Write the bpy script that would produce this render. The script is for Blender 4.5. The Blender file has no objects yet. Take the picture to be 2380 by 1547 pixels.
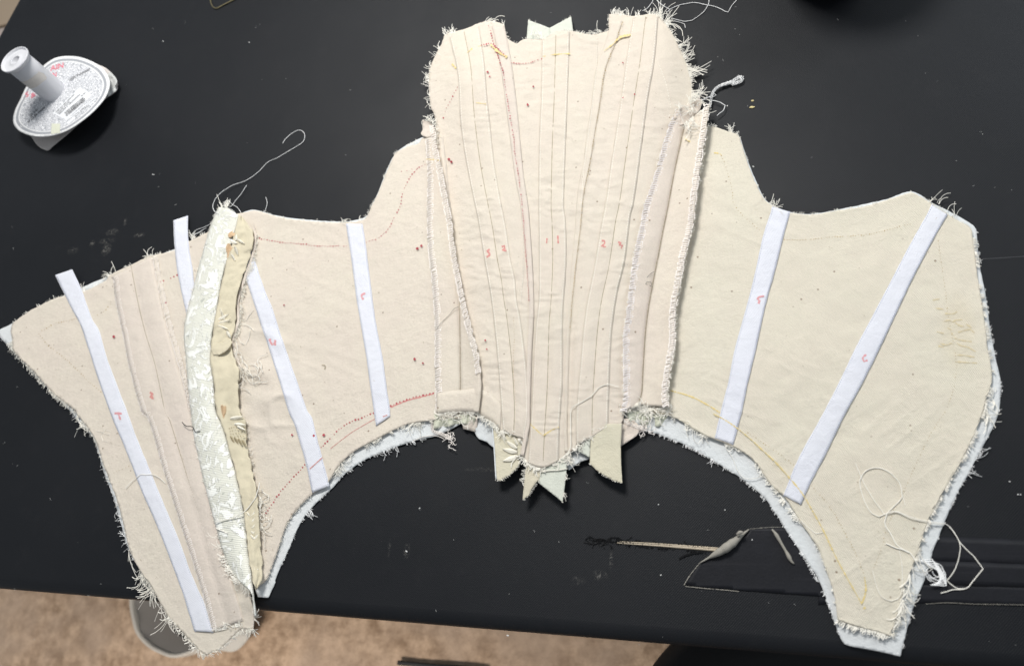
import bpy, bmesh, math, random
import numpy as np
from mathutils import Vector, Matrix
from mathutils.geometry import delaunay_2d_cdt
random.seed(7); RNG = np.random.default_rng(7)
S = bpy.context.scene; C = S.collection

# ------------------------------------------------------------------ camera
# table top is z = 0, x to the right, y away from the photographer, metres.
F = 1718.0; W0, H0 = 2379.0, 1547.0        # focal length and frame of the survey photo in its own pixels
D0 = 0.664; TH = math.radians(26.0); TX, TY = 0.634, 0.774
n_ = np.array([TX, -TY, 0]); m_ = np.array([TY, TX, 0]); z_ = np.array([0, 0, 1.0])
CZ = math.sin(TH)*n_ + math.cos(TH)*z_
E_ = math.cos(TH)*n_ - math.sin(TH)*z_
CX = TX*E_ + TY*m_; CY = -TY*E_ + TX*m_
CAMP = D0*CZ
cam = bpy.data.cameras.new('camera'); camo = bpy.data.objects.new('camera', cam); C.objects.link(camo)
M = Matrix(((CX[0], CY[0], CZ[0], CAMP[0]), (CX[1], CY[1], CZ[1], CAMP[1]), (CX[2], CY[2], CZ[2], CAMP[2]), (0, 0, 0, 1)))
camo.matrix_world = M
cam.sensor_width = 36; cam.sensor_fit = 'HORIZONTAL'; cam.lens = F/W0*36
cam.clip_start = 0.02; cam.clip_end = 50
cam.dof.use_dof = True; cam.dof.focus_distance = D0; cam.dof.aperture_fstop = 6.0
S.camera = camo
# ------------------------------------------------------------------ light
wd = bpy.data.worlds.new('World'); S.world = wd; wd.use_nodes = True
wd.node_tree.nodes['Background'].inputs[0].default_value = (0.86, 0.93, 1.0, 1)
wd.node_tree.nodes['Background'].inputs[1].default_value = 0.31
def area(name, loc, tgt, sx, sy, power, col):
    l = bpy.data.lights.new(name, 'AREA'); l.shape = 'RECTANGLE'; l.size = sx; l.size_y = sy; l.energy = power; l.color = col
    o = bpy.data.objects.new(name, l); C.objects.link(o); o.location = loc
    o.rotation_euler = (Vector(tgt)-Vector(loc)).to_track_quat('-Z', 'Y').to_euler()
    return o
area('ceiling_light', (-0.2, 0.85, 1.25), (0.08, -0.02, 0), 0.45, 0.34, 26.0, (1.0, 0.98, 0.94))
area('window_light', (1.5, 1.3, 1.1), (0.1, 0, 0), 1.0, 0.9, 13.0, (0.86, 0.94, 1.0))
fl_ = area('carpet_fill_light', (-0.6, -1.25, 0.95), (-0.62, -1.12, -0.74), 0.6, 0.4, 13.0, (1.0, 0.94, 0.87)); fl_.data.spread = math.radians(75)  # added fill lamp, spread narrowed so it brightens only the carpet
S.view_settings.view_transform = 'Standard'; S.view_settings.look = 'None'
S.view_settings.exposure = 0.0; S.view_settings.gamma = 1.0
S.cycles.max_bounces = 6

# ------------------------------------------------------------------ survey helpers
def P(x, y, mm=0.0):
    """table survey: photo point (x, y) of something mm millimetres above the table -> metres"""
    x = np.asarray(x, float)-W0/2; y = np.asarray(y, float)-H0/2; mm = np.asarray(mm, float)
    d = x[..., None]*CX - y[..., None]*CY - F*CZ
    t = (mm/1000.0 - CAMP[2])/d[..., 2]
    return CAMP + d*t[..., None]
def proj(p):
    q = np.asarray(p)-CAMP; zc = -(q@CZ)
    return np.array([q@CX/zc*F+W0/2, -(q@CY)/zc*F+H0/2])
def A(s):
    """'x,y x,y ...' -> array"""
    return np.array([[float(c) for c in q.split(',')] for q in s.split()])
def smooth(p, step=4.0, closed=False, sharp=False):
    p = np.asarray(p, float)
    if sharp or len(p) < 3:
        q = np.vstack([p, p[:1]]) if closed else p
        out = []
        for a, b in zip(q[:-1], q[1:]):
            k = max(1, int(np.hypot(*(b-a))/step))
            out.append(a+(b-a)*np.linspace(0, 1, k, endpoint=False)[:, None])
        out = np.vstack(out)
        return out if closed else np.vstack([out, p[-1:]])
    n = len(p); out = []
    for i in range(n if closed else n-1):
        if closed: p0, p1, p2, p3 = p[i-1], p[i], p[(i+1) % n], p[(i+2) % n]
        else: p0, p1, p2, p3 = p[max(i-1, 0)], p[i], p[i+1], p[min(i+2, n-1)]
        # limit the tangents so that corners stay corners
        l = np.hypot(*(p2-p1)); k = max(1, int(l/step))
        m1 = (p2-p0)*0.5; m2 = (p3-p1)*0.5
        for m in (m1, m2):
            h = np.hypot(*m)
            if h > l: m *= l/h
        c1 = np.dot(p1-p0, p2-p1)/(np.hypot(*(p1-p0))*l+1e-9); c2 = np.dot(p2-p1, p3-p2)/(np.hypot(*(p3-p2))*l+1e-9)
        if c1 < 0.6: m1 = (p2-p1)*0.9
        if c2 < 0.6: m2 = (p2-p1)*0.9
        t = np.linspace(0, 1, k, endpoint=False)[:, None]
        out.append((2*t**3-3*t**2+1)*p1+(t**3-2*t**2+t)*m1+(-2*t**3+3*t**2)*p2+(t**3-t**2)*m2)
    out = np.vstack(out)
    return out if closed else np.vstack([out, p[-1:]])
def resample(p, n):
    p = smooth(p, 3.0); d = np.r_[0, np.cumsum(np.hypot(*np.diff(p, axis=0).T))]
    s = np.linspace(0, d[-1], n)
    return np.c_[np.interp(s, d, p[:, 0]), np.interp(s, d, p[:, 1])]
def plen(p): return np.hypot(*np.diff(p, axis=0).T).sum()
def sstep(a, b, x):
    t = np.clip((np.asarray(x, float)-a)/(b-a), 0, 1); return t*t*(3-2*t)
def vnoise(x, y, seed=0):
    x = np.asarray(x, float); y = np.asarray(y, float)
    xi = np.floor(x).astype(np.int64); yi = np.floor(y).astype(np.int64)
    fx = x-xi; fy = y-yi; fx = fx*fx*(3-2*fx); fy = fy*fy*(3-2*fy)
    def h(a, b):
        v = np.sin((a*127.1+b*311.7+seed*74.7))*43758.5453
        return v-np.floor(v)
    return (h(xi, yi)*(1-fx)+h(xi+1, yi)*fx)*(1-fy)+(h(xi, yi+1)*(1-fx)+h(xi+1, yi+1)*fx)*fy
def fbm(x, y, seed=0): return vnoise(x, y, seed)*.6+vnoise(x*2.1, y*2.1, seed+3)*.28+vnoise(x*4.3, y*4.3, seed+5)*.12
def rot(x, y, deg):
    c, s = math.cos(math.radians(deg)), math.sin(math.radians(deg)); return x*c+y*s, -x*s+y*c
SL = A('1010,0 1015,280 1040,480 1068,710 1070,950 1085,1100'); SR = A('1612,0 1600,250 1586,310 1567,397 1552,478 1524,620 1508,704 1499,775 1490,915 1490,1100')
VY = np.array([100, 300, 480, 650, 800, 950, 1060.]); VX1 = np.array([1416, 1380, 1350, 1334, 1327, 1322, 1322.]); VX2 = np.array([1182, 1206, 1228, 1240, 1238, 1233, 1226.]); VX3 = np.array([1170, 1175, 1190, 1210, 1216, 1216, 1210.]); VX4 = np.array([1360, 1350, 1366, 1366, 1350, 1335, 1335.])
def gauss(x, y, cx, cy, rx, ry=None): return np.exp(-((x-cx)/rx)**2-((y-cy)/(ry or rx))**2)
def base(x, y):
    """how high the cloth lies above the table, mm: soft waves, creases and the stiff boned front"""
    x = np.asarray(x, float); y = np.asarray(y, float)
    h = 0.6+2.6*fbm(x/170+3, y/170, 1)
    u, v = rot(x, y, 24); h = h+.38*(1-np.abs(2*vnoise(u/120, v/26, 4)-1))**2.5*sstep(.42, .68, vnoise(x/150, y/150, 9))
    u, v = rot(x, y, -38); h = h+.34*(1-np.abs(2*vnoise(u/150, v/34, 14)-1))**2.5*sstep(.45, .7, vnoise(x/170, y/170, 19))
    d = np.minimum(x-np.interp(y, SL[:, 1], SL[:, 0]), np.interp(y, SR[:, 1], SR[:, 0])-x)
    h = h+6.5*sstep(-35, 95, d)
    fr_ = sstep(0, 40, d)*sstep(1080, 1000, y)
    h = h+fr_*.75*(1-np.abs(2*vnoise(x/46+.4*np.sin(y/31), y/13, 51)-1))**3*sstep(.45, .7, vnoise(x/60, y/70, 53))
    h = h-2.6*np.exp(-((x-np.interp(y, VY, VX1))/8)**2)*sstep(480, 820, y)*fr_-2.0*np.exp(-((x-np.interp(y, VY, VX2))/7)**2)*sstep(520, 820, y)*fr_+1.5*np.exp(-((x-np.interp(y, VY, VX1)+34)/18)**2)*sstep(400, 700, y)*fr_
    h = h+1.6*np.exp(-((x-np.interp(y, VY, VX3))/22)**2)*fr_+1.6*np.exp(-((x-np.interp(y, VY, VX4))/26)**2)*fr_
    h = h+6*gauss(x, y, 1085, 190, 75, 120)+6*gauss(x, y, 1535, 175, 62, 110)
    h = h+5.0*gauss(x, y, 610, 890, 75, 110)*(1-np.abs(2*vnoise(x/60, y/36, 21)-1))**2
    h = h+5*gauss(x, y, 575, 1365, 40, 60)-2*gauss(x, y, 560, 1380, 14)
    return h
# ------------------------------------------------------------------ object helpers
def props(o, label=None, cat=None, group=None, kind=None):
    if label: o['label'] = label
    if cat: o['category'] = cat
    if group: o['group'] = group
    if kind: o['kind'] = kind
    return o
def thing(name, loc, label, cat, group=None):
    o = bpy.data.objects.new(name, None); C.objects.link(o); o.location = loc; o.empty_display_size = .02
    return props(o, label, cat, group)
def origin(parent):
    v = np.zeros(3)
    while parent is not None: v += np.array(parent.location); parent = parent.parent
    return v
def mesh(name, V, Fc, m, parent=None, flat=None, smoothed=True, attr=None, **kw):
    V = np.asarray(V, float)-origin(parent)
    me = bpy.data.meshes.new(name); me.from_pydata(V.tolist(), [], Fc)
    if smoothed:
        sm = np.ones(len(Fc), bool)
        if flat is not None: sm[flat] = False
        me.polygons.foreach_set('use_smooth', sm)
    if attr is not None:
        for k, a in attr.items():
            at = me.attributes.new(k, 'FLOAT', 'POINT'); at.data.foreach_set('value', np.asarray(a, np.float32))
    me.materials.append(m); me.update()
    o = bpy.data.objects.new(name, me); C.objects.link(o); o.parent = parent
    return props(o, **kw)
def inside(px, py, poly):
    r = np.zeros(len(px), bool); n = len(poly)
    for i in range(n):
        x1, y1 = poly[i]; x2, y2 = poly[(i+1) % n]
        if y1 == y2: continue
        c = (y1 > py) != (y2 > py)
        r ^= c & (px < (x2-x1)*(py-y1)/(y2-y1)+x1)
    return r
def sheet(name, outline, m, parent, off=0.0, thick=0.7, step=5.0, zf=None, sharp=False, rough=0.0, attrf=None, lift=0.0, **kw):
    """a piece of cloth or card cut to an outline, laid over the field zf, with real thickness"""
    b = smooth(outline, step, True, sharp)
    if rough: b = b+RNG.normal(0, rough, b.shape)
    lo, hi = b.min(0), b.max(0)
    gx, gy = np.meshgrid(np.arange(lo[0], hi[0], step), np.arange(lo[1], hi[1], step*.87))
    gx = gx+(np.arange(gx.shape[0])[:, None] % 2)*step*.5
    g = np.c_[gx.ravel(), gy.ravel()]; g = g[inside(g[:, 0], g[:, 1], b)]
    dist = np.full(len(g), 1e9)
    for q in b: dist = np.minimum(dist, (g[:, 0]-q[0])**2+(g[:, 1]-q[1])**2)
    g = g[dist > (step*.55)**2]
    allp = np.vstack([b, g])
    vs, es, fs, *_ = delaunay_2d_cdt([Vector(p) for p in allp], [], [list(range(len(b)))], 1, 1e-4)
    xy = np.array([tuple(v) for v in vs]); z = (zf or base)(xy[:, 0], xy[:, 1])+off
    if lift:
        dd = np.full(len(xy), 1e9)
        for q in b: dd = np.minimum(dd, (xy[:, 0]-q[0])**2+(xy[:, 1]-q[1])**2)
        z = z+lift*np.exp(-np.sqrt(dd)/14)*vnoise(xy[:, 0]/45, xy[:, 1]/45, 31)
    top = P(xy[:, 0], xy[:, 1], z); bot = top-np.array([0, 0, thick/1000]); n = len(top)
    T = []
    for f in fs:
        f = list(f); a, bb, c = top[f[0]], top[f[1]], top[f[2]]
        if np.cross(bb-a, c-a)[2] < 0: f.reverse()
        T.append(f)
    cnt = {}
    for f in T:
        for i in range(len(f)):
            a, bb = f[i], f[(i+1) % len(f)]
            cnt[(a, bb)] = 1
    side = [[bb, a, a+n, bb+n] for (a, bb) in cnt if (bb, a) not in cnt]
    B = [[i+n for i in reversed(f)] for f in T]
    at = None
    if attrf: s = attrf(xy[:, 0], xy[:, 1]); at = {'stain': np.r_[s, s]}
    return mesh(name, np.vstack([top, bot]), T+B+side, m, parent, flat=np.arange(len(T)*2, len(T)*2+len(side)), attr=at, **kw)
def strip(name, L, R, m, parent, off=0.0, thick=0.6, nv=6, step=6.0, zf=None, prof=None, wob=0.0, bow=0.0, **kw):
    """a ribbon between two edges; prof(u, v) in mm is added to the cloth field (u along, v across)"""
    L = A(L) if isinstance(L, str) else np.asarray(L); R = A(R) if isinstance(R, str) else np.asarray(R)
    nu = max(4, int(max(plen(L), plen(R))/step)); a = resample(L, nu); b = resample(R, nu)
    if wob:
        t = np.arange(nu)*.37; a = a+wob*(np.c_[vnoise(t, t*0, 5), vnoise(t, t*0, 6)]-.5); b = b+wob*(np.c_[vnoise(t, t*0, 7), vnoise(t, t*0, 8)]-.5)
    v = np.linspace(0, 1, nv)
    xy = a[:, None]*(1-v[None, :, None])+b[:, None]*v[None, :, None]
    if bow: xy[..., 1] += bow*np.sin(math.pi*v)[None]*np.linspace(0, 1, nu)[:, None]**40
    u = np.repeat(np.linspace(0, 1, nu)[:, None], nv, 1); vv = np.repeat(v[None], nu, 0)
    z = (zf or base)(xy[..., 0], xy[..., 1])+off
    if prof: z = z+prof(u, vv)
    top = P(xy[..., 0], xy[..., 1], z).reshape(-1, 3); bot = top-np.array([0, 0, thick/1000]); n = len(top)
    T = []
    for i in range(nu-1):
        for j in range(nv-1):
            T.append([i*nv+j, (i+1)*nv+j, (i+1)*nv+j+1, i*nv+j+1])
    a0, b0, c0 = top[T[0][0]], top[T[0][1]], top[T[0][2]]
    if np.cross(b0-a0, c0-a0)[2] < 0: T = [f[::-1] for f in T]
    es = set()
    for f in T:
        for i in range(4): es.add((f[i], f[(i+1) % 4]))
    side = [[q, p, p+n, q+n] for (p, q) in es if (q, p) not in es]
    B = [[i+n for i in reversed(f)] for f in T]
    return mesh(name, np.vstack([top, bot]), T+B+side, m, parent, flat=np.arange(len(T)*2, len(T)*2+len(side)), **kw)
class Tubes:
    """many thin threads collected in one mesh"""
    def __init__(s, sides=4, flat=1.0): s.V = []; s.F = []; s.n = 0; s.k = sides; s.fl = flat
    def add(s, p, r, cap=True):
        p = np.asarray(p, float); n = len(p)
        if n < 2: return
        r = np.full(n, r) if np.isscalar(r) else np.asarray(r)
        t = np.gradient(p, axis=0); t /= np.linalg.norm(t, axis=1)[:, None]+1e-12
        up = np.where(np.abs(t[:, 2:3]) > .9, np.array([[1., 0, 0]]), np.array([[0, 0, 1.]]))
        a = np.cross(t, up); a /= np.linalg.norm(a, axis=1)[:, None]+1e-12; b = np.cross(a, t)*s.fl
        ang = np.arange(s.k)*2*math.pi/s.k
        ring = p[:, None]+r[:, None, None]*(a[:, None]*np.cos(ang)[None, :, None]+b[:, None]*np.sin(ang)[None, :, None])
        s.V.append(ring.reshape(-1, 3)); k = s.k
        for i in range(n-1):
            for j in range(k):
                q = (j+1) % k
                s.F.append([s.n+i*k+j, s.n+i*k+q, s.n+(i+1)*k+q, s.n+(i+1)*k+j])
        if cap:
            s.F.append([s.n+j for j in range(k)][::-1]); s.F.append([s.n+(n-1)*k+j for j in range(k)])
        s.n += n*k
    def raw(s, V, Fc):
        s.V.append(np.asarray(V)); s.F += [[i+s.n for i in f] for f in Fc]; s.n += len(V)
    def build(s, name, m, parent=None, **kw):
        return mesh(name, np.vstack(s.V), s.F, m, parent, smoothed=s.k > 5, **kw)
def onto(xy, off, zf=None): return P(xy[:, 0], xy[:, 1], (zf or base)(xy[:, 0], xy[:, 1])+off)
def thread(T, pts, off=1.0, r=.00035, zf=None, wav=0.6, hs=None):
    """a loose thread through photo points; off mm above the cloth or table"""
    xy = smooth(A(pts) if isinstance(pts, str) else pts, 4.0)
    t = np.arange(len(xy))*.5; sd = random.random()*99
    xy = xy+wav*(np.c_[vnoise(t, t*0+sd, 1), vnoise(t, t*0+sd, 2)]-.5)*2
    z = (zf(xy[:, 0], xy[:, 1]) if zf else 0)+off+(0 if hs is None else np.interp(np.linspace(0, 1, len(xy)), np.linspace(0, 1, len(hs)), hs))
    T.add(P(xy[:, 0], xy[:, 1], z+0*xy[:, 0]), r)
def stitches(T, pts, off, zf=None, pitch=6.0, ln=4.0, r=.0004, skip=0.0):
    p = A(pts) if isinstance(pts, str) else pts; n = max(2, int(plen(smooth(p, 3))/pitch)); q = resample(p, n)
    d = np.gradient(q, axis=0); d /= np.hypot(d[:, 0], d[:, 1])[:, None]+1e-9
    for i in range(n):
        if skip and random.random() < skip: continue
        a = np.vstack([q[i]-d[i]*ln/2, q[i], q[i]+d[i]*ln/2])
        w = onto(a, off, zf); w[0, 2] -= .0003; w[2, 2] -= .0003
        T.add(w, np.array([r*.6, r, r*.6]), True)
def dots(T, pts, off, zf=None, pitch=6.0, r=1.7, jit=.5, skip=.05, el=1.0):
    p = A(pts) if isinstance(pts, str) else pts; n = max(2, int(plen(smooth(p, 3))/pitch)); q = resample(p, n)
    for c in q:
        if random.random() < skip: continue
        c = c+RNG.normal(0, jit, 2); rr = r*random.uniform(.6, 1.25); a = np.arange(7)*2*math.pi/7+random.random()
        ring = c+rr*np.c_[np.cos(a)*el, np.sin(a)]*RNG.uniform(.8, 1.2, (7, 1))
        T.raw(np.vstack([onto(np.array([c]), off, zf), onto(ring, off, zf)]), [[0, 1+(i+1) % 7, 1+i] for i in range(7)])
def inkline(T, pts, off, w=2.2, zf=None, sharp=False, ragged=.25):
    """flat pen stroke lying on the cloth"""
    q = smooth(A(pts) if isinstance(pts, str) else pts, 2.5, False, sharp); d = np.gradient(q, axis=0); d /= np.hypot(d[:, 0], d[:, 1])[:, None]+1e-9
    nn = np.c_[-d[:, 1], d[:, 0]]; ww = (w/2*(1+ragged*RNG.normal(0, 1, len(q))).clip(.25, 2))[:, None]
    V = np.vstack([onto(q+nn*ww, off, zf), onto(q-nn*ww, off, zf)]); n = len(q)
    T.raw(V, [[i, i+1, n+i+1, n+i] for i in range(n-1)])
def fringe(T, pts, ln=6.0, dens=.4, side=1, off=1.2, zf=None, r=.00028, curl=.5, spread=.35, lvar=.5, droop=0.0, bias=0.0):
    """frayed warp ends standing out of a cut edge; side = +1 leaves to the left of travel (photo sense)"""
    q = smooth(A(pts) if isinstance(pts, str) else pts, 2.0); L = plen(q); n = int(L*dens*(1.0 if ln > 5.5 else .55)); ln = ln if ln > 5.5 else ln*.75
    s = np.r_[0, np.cumsum(np.hypot(*np.diff(q, axis=0).T))]
    sd = random.uniform(0, 90); ts = RNG.uniform(0, L, int(n*(1.25 if dens >= .75 else 2))); ts = ts[vnoise(ts/11, ts*0, sd) > (.1 if dens >= .75 else .48 if ln > 5.5 else .42)]
    for t in ts:
        x = np.array([np.interp(t, s, q[:, 0]), np.interp(t, s, q[:, 1])]); i = min(np.searchsorted(s, t), len(q)-1); i = max(i, 1)
        d = q[i]-q[i-1]; d /= np.hypot(*d)+1e-9; nr = np.array([d[1], -d[0]])*side
        l = ln*max(.2, 1+lvar*random.gauss(0, 1)); a = bias+spread*(2.6*(float(vnoise(t/13, 0, sd+2))-.5)+.35*random.gauss(0, 1)); k = curl*(2.2*(float(vnoise(t/17, 0, sd+4))-.5)+.75*random.gauss(0, 1))
        st = 5; pts_ = [x-nr*2.0]; ang = a; pos = x.copy(); pts_.append(pos.copy())
        for j in range(st):
            ang += k/st*2; v = nr*math.cos(ang)+d*math.sin(ang); pos = pos+v*l/st; pts_.append(pos.copy())
        pp = np.array(pts_); z0 = float((zf or base)(x[0], x[1])); z = z0+off+np.linspace(0, 1, len(pp))*random.uniform(-.6, 1.6)-droop*np.linspace(0, 1, len(pp))**2
        z = np.maximum(z, .35)
        T.add(P(pp[:, 0], pp[:, 1], z), r*random.uniform(.62, 1.0), True)
def serge(T, pts, w=13.0, off=1.0, zf=None, pitch=5.2, r=.00052, wav=1.0):
    """overlock stitching: zigzag between two chain rows"""
    p = A(pts) if isinstance(pts, str) else pts; n = int(plen(smooth(p, 3))/pitch); q = resample(p, n)
    d = np.gradient(q, axis=0); d /= np.hypot(d[:, 0], d[:, 1])[:, None]+1e-9; nn = np.c_[-d[:, 1], d[:, 0]]
    for i in range(n-1):
        a = q[i]-nn[i]*w/2*random.uniform(.7, 1.15); b = q[i+1]+nn[i]*w/2*random.uniform(.75, 1.15)+d[i]*random.uniform(-1.2, 1.2); mdl = (a+b)/2+d[i]*random.uniform(-1.0, 1.0)
        o = off+random.uniform(-.15, .3)
        T.add(onto(np.array([a, (a+mdl)/2, mdl, (mdl+b)/2, b]), o, zf)+np.array([[0, 0, -.0005], [0, 0, .0001], [0, 0, .0003], [0, 0, .0001], [0, 0, -.0005]]), r, True)
        for s in (-.5, .42):
            if random.random() < .62:
                c = q[i]+nn[i]*w*s*random.uniform(.85, 1.1); e = c+d[i]*pitch*random.uniform(.8, 1.3); f = (c+e)/2+nn[i]*np.sign(s)*random.uniform(-.3, 2.0)
                T.add(onto(np.array([c, f, e]), o, zf)+np.array([[0, 0, -.0003], [0, 0, .0002], [0, 0, -.0003]]), r*.8, True)
# ------------------------------------------------------------------ materials
class NT:
    def __init__(s, name):
        s.m = bpy.data.materials.new(name); s.m.use_nodes = True; s.t = s.m.node_tree; s.b = s.t.nodes['Principled BSDF']
        s.tc = s.t.nodes.new('ShaderNodeTexCoord').outputs['Object']
    def n(s, typ, ins=None, out=0, **kw):
        nd = s.t.nodes.new(typ)
        for k, v in kw.items(): setattr(nd, k, v)
        for k, v in (ins or {}).items():
            if hasattr(v, 'is_output') or isinstance(v, bpy.types.NodeSocket): s.t.links.new(v, nd.inputs[k])
            else: nd.inputs[k].default_value = v
        return nd.outputs[out]
    def noise(s, scale, detail=3, dist=0.0, rough=.5, vec=None): return s.n('ShaderNodeTexNoise', {'Vector': vec or s.tc, 'Scale': scale, 'Detail': detail, 'Distortion': dist, 'Roughness': rough})
    def vor(s, scale, feature='F1', out=0, vec=None): return s.n('ShaderNodeTexVoronoi', {'Vector': vec or s.tc, 'Scale': scale}, out, feature=feature)
    def ramp(s, v, a, b, lo=0.0, hi=1.0): return s.n('ShaderNodeMapRange', {0: v, 1: a, 2: b, 3: lo, 4: hi}, 0)
    def mix(s, f, a, b, bt='MIX'):
        nd = s.t.nodes.new('ShaderNodeMix'); nd.data_type = 'RGBA'; nd.blend_type = bt
        for k, v in ((0, f), (6, a), (7, b)):
            if isinstance(v, bpy.types.NodeSocket): s.t.links.new(v, nd.inputs[k])
            else: nd.inputs[k].default_value = v if k == 0 else (*v, 1)
        return nd.outputs[2]
    def math(s, op, a, b=0.0): return s.n('ShaderNodeMath', {0: a, 1: b}, operation=op)
    def map(s, scale=(1, 1, 1), rotz=0.0, loc=(0, 0, 0)): return s.n('ShaderNodeMapping', {'Vector': s.tc, 'Scale': scale, 'Rotation': (0, 0, rotz), 'Location': loc})
    def bump(s, h, dist, strength=1.0, normal=None):
        i = {'Height': h, 'Distance': dist, 'Strength': strength}
        if normal is not None: i['Normal'] = normal
        return s.n('ShaderNodeBump', i)
    def set(s, **kw):
        for k, v in kw.items():
            k = {'col': 'Base Color', 'rough': 'Roughness', 'normal': 'Normal', 'spec': 'Specular IOR Level', 'sheen': 'Sheen Weight', 'metal': 'Metallic', 'trans': 'Transmission Weight', 'sss': 'Subsurface Weight', 'alpha': 'Alpha'}.get(k, k)
            if isinstance(v, bpy.types.NodeSocket): s.t.links.new(v, s.b.inputs[k])
            else: s.b.inputs[k].default_value = (*v, 1) if isinstance(v, tuple) and len(v) == 3 else v
        return s.m
def cloth(name, c1, c2, speck=True, twill=True, grain=.14, tw=.7, stain=False, rotz=.6):
    t = NT(name)
    big = t.ramp(t.noise(14, 3), .35, .65); col = t.mix(big, c1, c2)
    fine = t.noise(850, 3, rough=.7); col = t.mix(t.ramp(fine, .3, .7, 0, grain*3), col, tuple(x*.72 for x in c1))
    med = t.noise(110, 4); col = t.mix(t.ramp(med, .45, .8, 0, .35), col, tuple(x*.86 for x in c2))
    if speck:
        d = t.vor(150); sel = t.n('ShaderNodeSeparateColor', {0: t.vor(150, out=1)}, 0)
        k = t.math('MULTIPLY', t.ramp(d, .10, .16, 1, 0), t.ramp(sel, .88, .91, 0, .7)); col = t.mix(k, col, (.22, .13, .07))
    if stain:
        at = t.n('ShaderNodeAttribute', {}, 2, attribute_name='stain'); col = t.mix(at, col, (.62, .47, .20))
    wv = t.n('ShaderNodeTexWave', {'Vector': t.map(rotz=rotz), 'Scale': 300, 'Distortion': 1.5, 'Detail': 1}, 1)
    hh = t.math('ADD', t.math('MULTIPLY', wv, tw if twill else .2), t.math('MULTIPLY', fine, 1.0))
    nb = t.bump(hh, .0005, .8); nb = t.bump(t.noise(75, 4, rough=.6), .0026, .5, nb)
    return t.set(col=col, rough=.92, normal=nb, spec=.15, sheen=.12)
MUSLIN = cloth('muslin', (.80, .725, .615), (.795, .705, .61))
MUSLIN_R = cloth('muslin_yellow_tint', (.80, .745, .62), (.795, .725, .61), stain=True)  # right side: yellowish tint of mixed light put into the colour, plus real stain
MUSLIN_P = cloth('muslin_pinkish', (.785, .70, .61), (.785, .69, .61))
TAPE = cloth('white_twill_tape', (.79, .80, .86), (.77, .78, .85), speck=False, grain=.05, tw=.5, rotz=2.2)
LINING = cloth('lining', (.69, .715, .725), (.72, .735, .74), speck=False, grain=.06, tw=.2)
MINT = cloth('mint_satin', (.70, .69, .55), (.66, .68, .57), speck=False, grain=.04, tw=.15)
ECRU = cloth('ecru_satin', (.68, .61, .46), (.65, .59, .44), speck=False, grain=.04, tw=.15)
def yarn(name, col):
    t = NT(name); return t.set(col=col, rough=.9, spec=.1)
def plain(name, col, rough=.8, **kw):
    t = NT(name); c = t.mix(t.ramp(t.noise(400, 2), .3, .7, 0, .5), col, tuple(x*.8 for x in col)); return t.set(col=c, rough=rough, **kw)
THREAD = yarn('cotton_thread', (.88, .85, .78)); THREADW = yarn('white_thread', (.90, .90, .90))
GREYT = plain('grey_thread', (.30, .26, .21), .8); STITCH = yarn('stitch_thread', (.92, .88, .80)); TSTITCH = plain('tape_stitch', (.46, .50, .63), .7)
PINKT = yarn('serging_thread', (.90, .84, .79)); BLACKT = plain('black_thread', (.01, .01, .012), .6)
RED = plain('red_pen', (.45, .07, .09), .8); REDL = plain('pale_red_pen', (.66, .30, .27), .8); PINKPEN = plain('pink_pen', (.72, .36, .38), .8)
YEL = plain('yellow_chalk', (.77, .62, .29), .85); YELD = plain('ochre_pen', (.50, .36, .16), .85); FLOSS = plain('satin_floss', (.92, .88, .78), .32, spec=.7)
PEACH = plain('peach_floss', (.74, .55, .36), .4); SHADOWY = yarn('shaded_serging', (.84, .79, .77)); BROWNT = plain('seam_thread', (.42, .35, .25), .85)  # SHADOWY: serging thread greyed to paint in the shade on the right seam
def brocade():
    t = NT('brocade'); v = t.map()
    w = t.n('ShaderNodeTexNoise', {'Vector': v, 'Scale': 36, 'Detail': 5, 'Distortion': 3.2, 'Roughness': .55})
    w2 = t.n('ShaderNodeTexNoise', {'Vector': t.map(loc=(3, 1, 0), scale=(1, .7, 1), rotz=.8), 'Scale': 70, 'Detail': 4, 'Distortion': 3.4})
    k = t.math('MAXIMUM', t.ramp(w, .545, .565), t.ramp(w2, .585, .605))
    rib = t.n('ShaderNodeTexWave', {'Vector': t.map(rotz=1.45), 'Scale': 190, 'Distortion': 1.2, 'Detail': 1}, 1)
    gcol = t.mix(t.ramp(rib, .2, .8), (.66, .66, .58), (.80, .79, .71))
    dark = t.ramp(t.n('ShaderNodeTexNoise', {'Vector': t.map(loc=(7, 2, 0)), 'Scale': 70, 'Detail': 3, 'Distortion': 2.5}), .63, .66)
    gcol = t.mix(t.math('MULTIPLY', dark, .7), gcol, (.40, .415, .37))
    col = t.mix(k, gcol, (.95, .95, .90))
    nb = t.bump(t.math('ADD', k, t.math('MULTIPLY', rib, .35)), .0005, .9)
    return t.set(col=col, rough=t.ramp(k, 0, 1, .50, .24), normal=nb, spec=.6, sheen=.15)
BROC = brocade()
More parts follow.
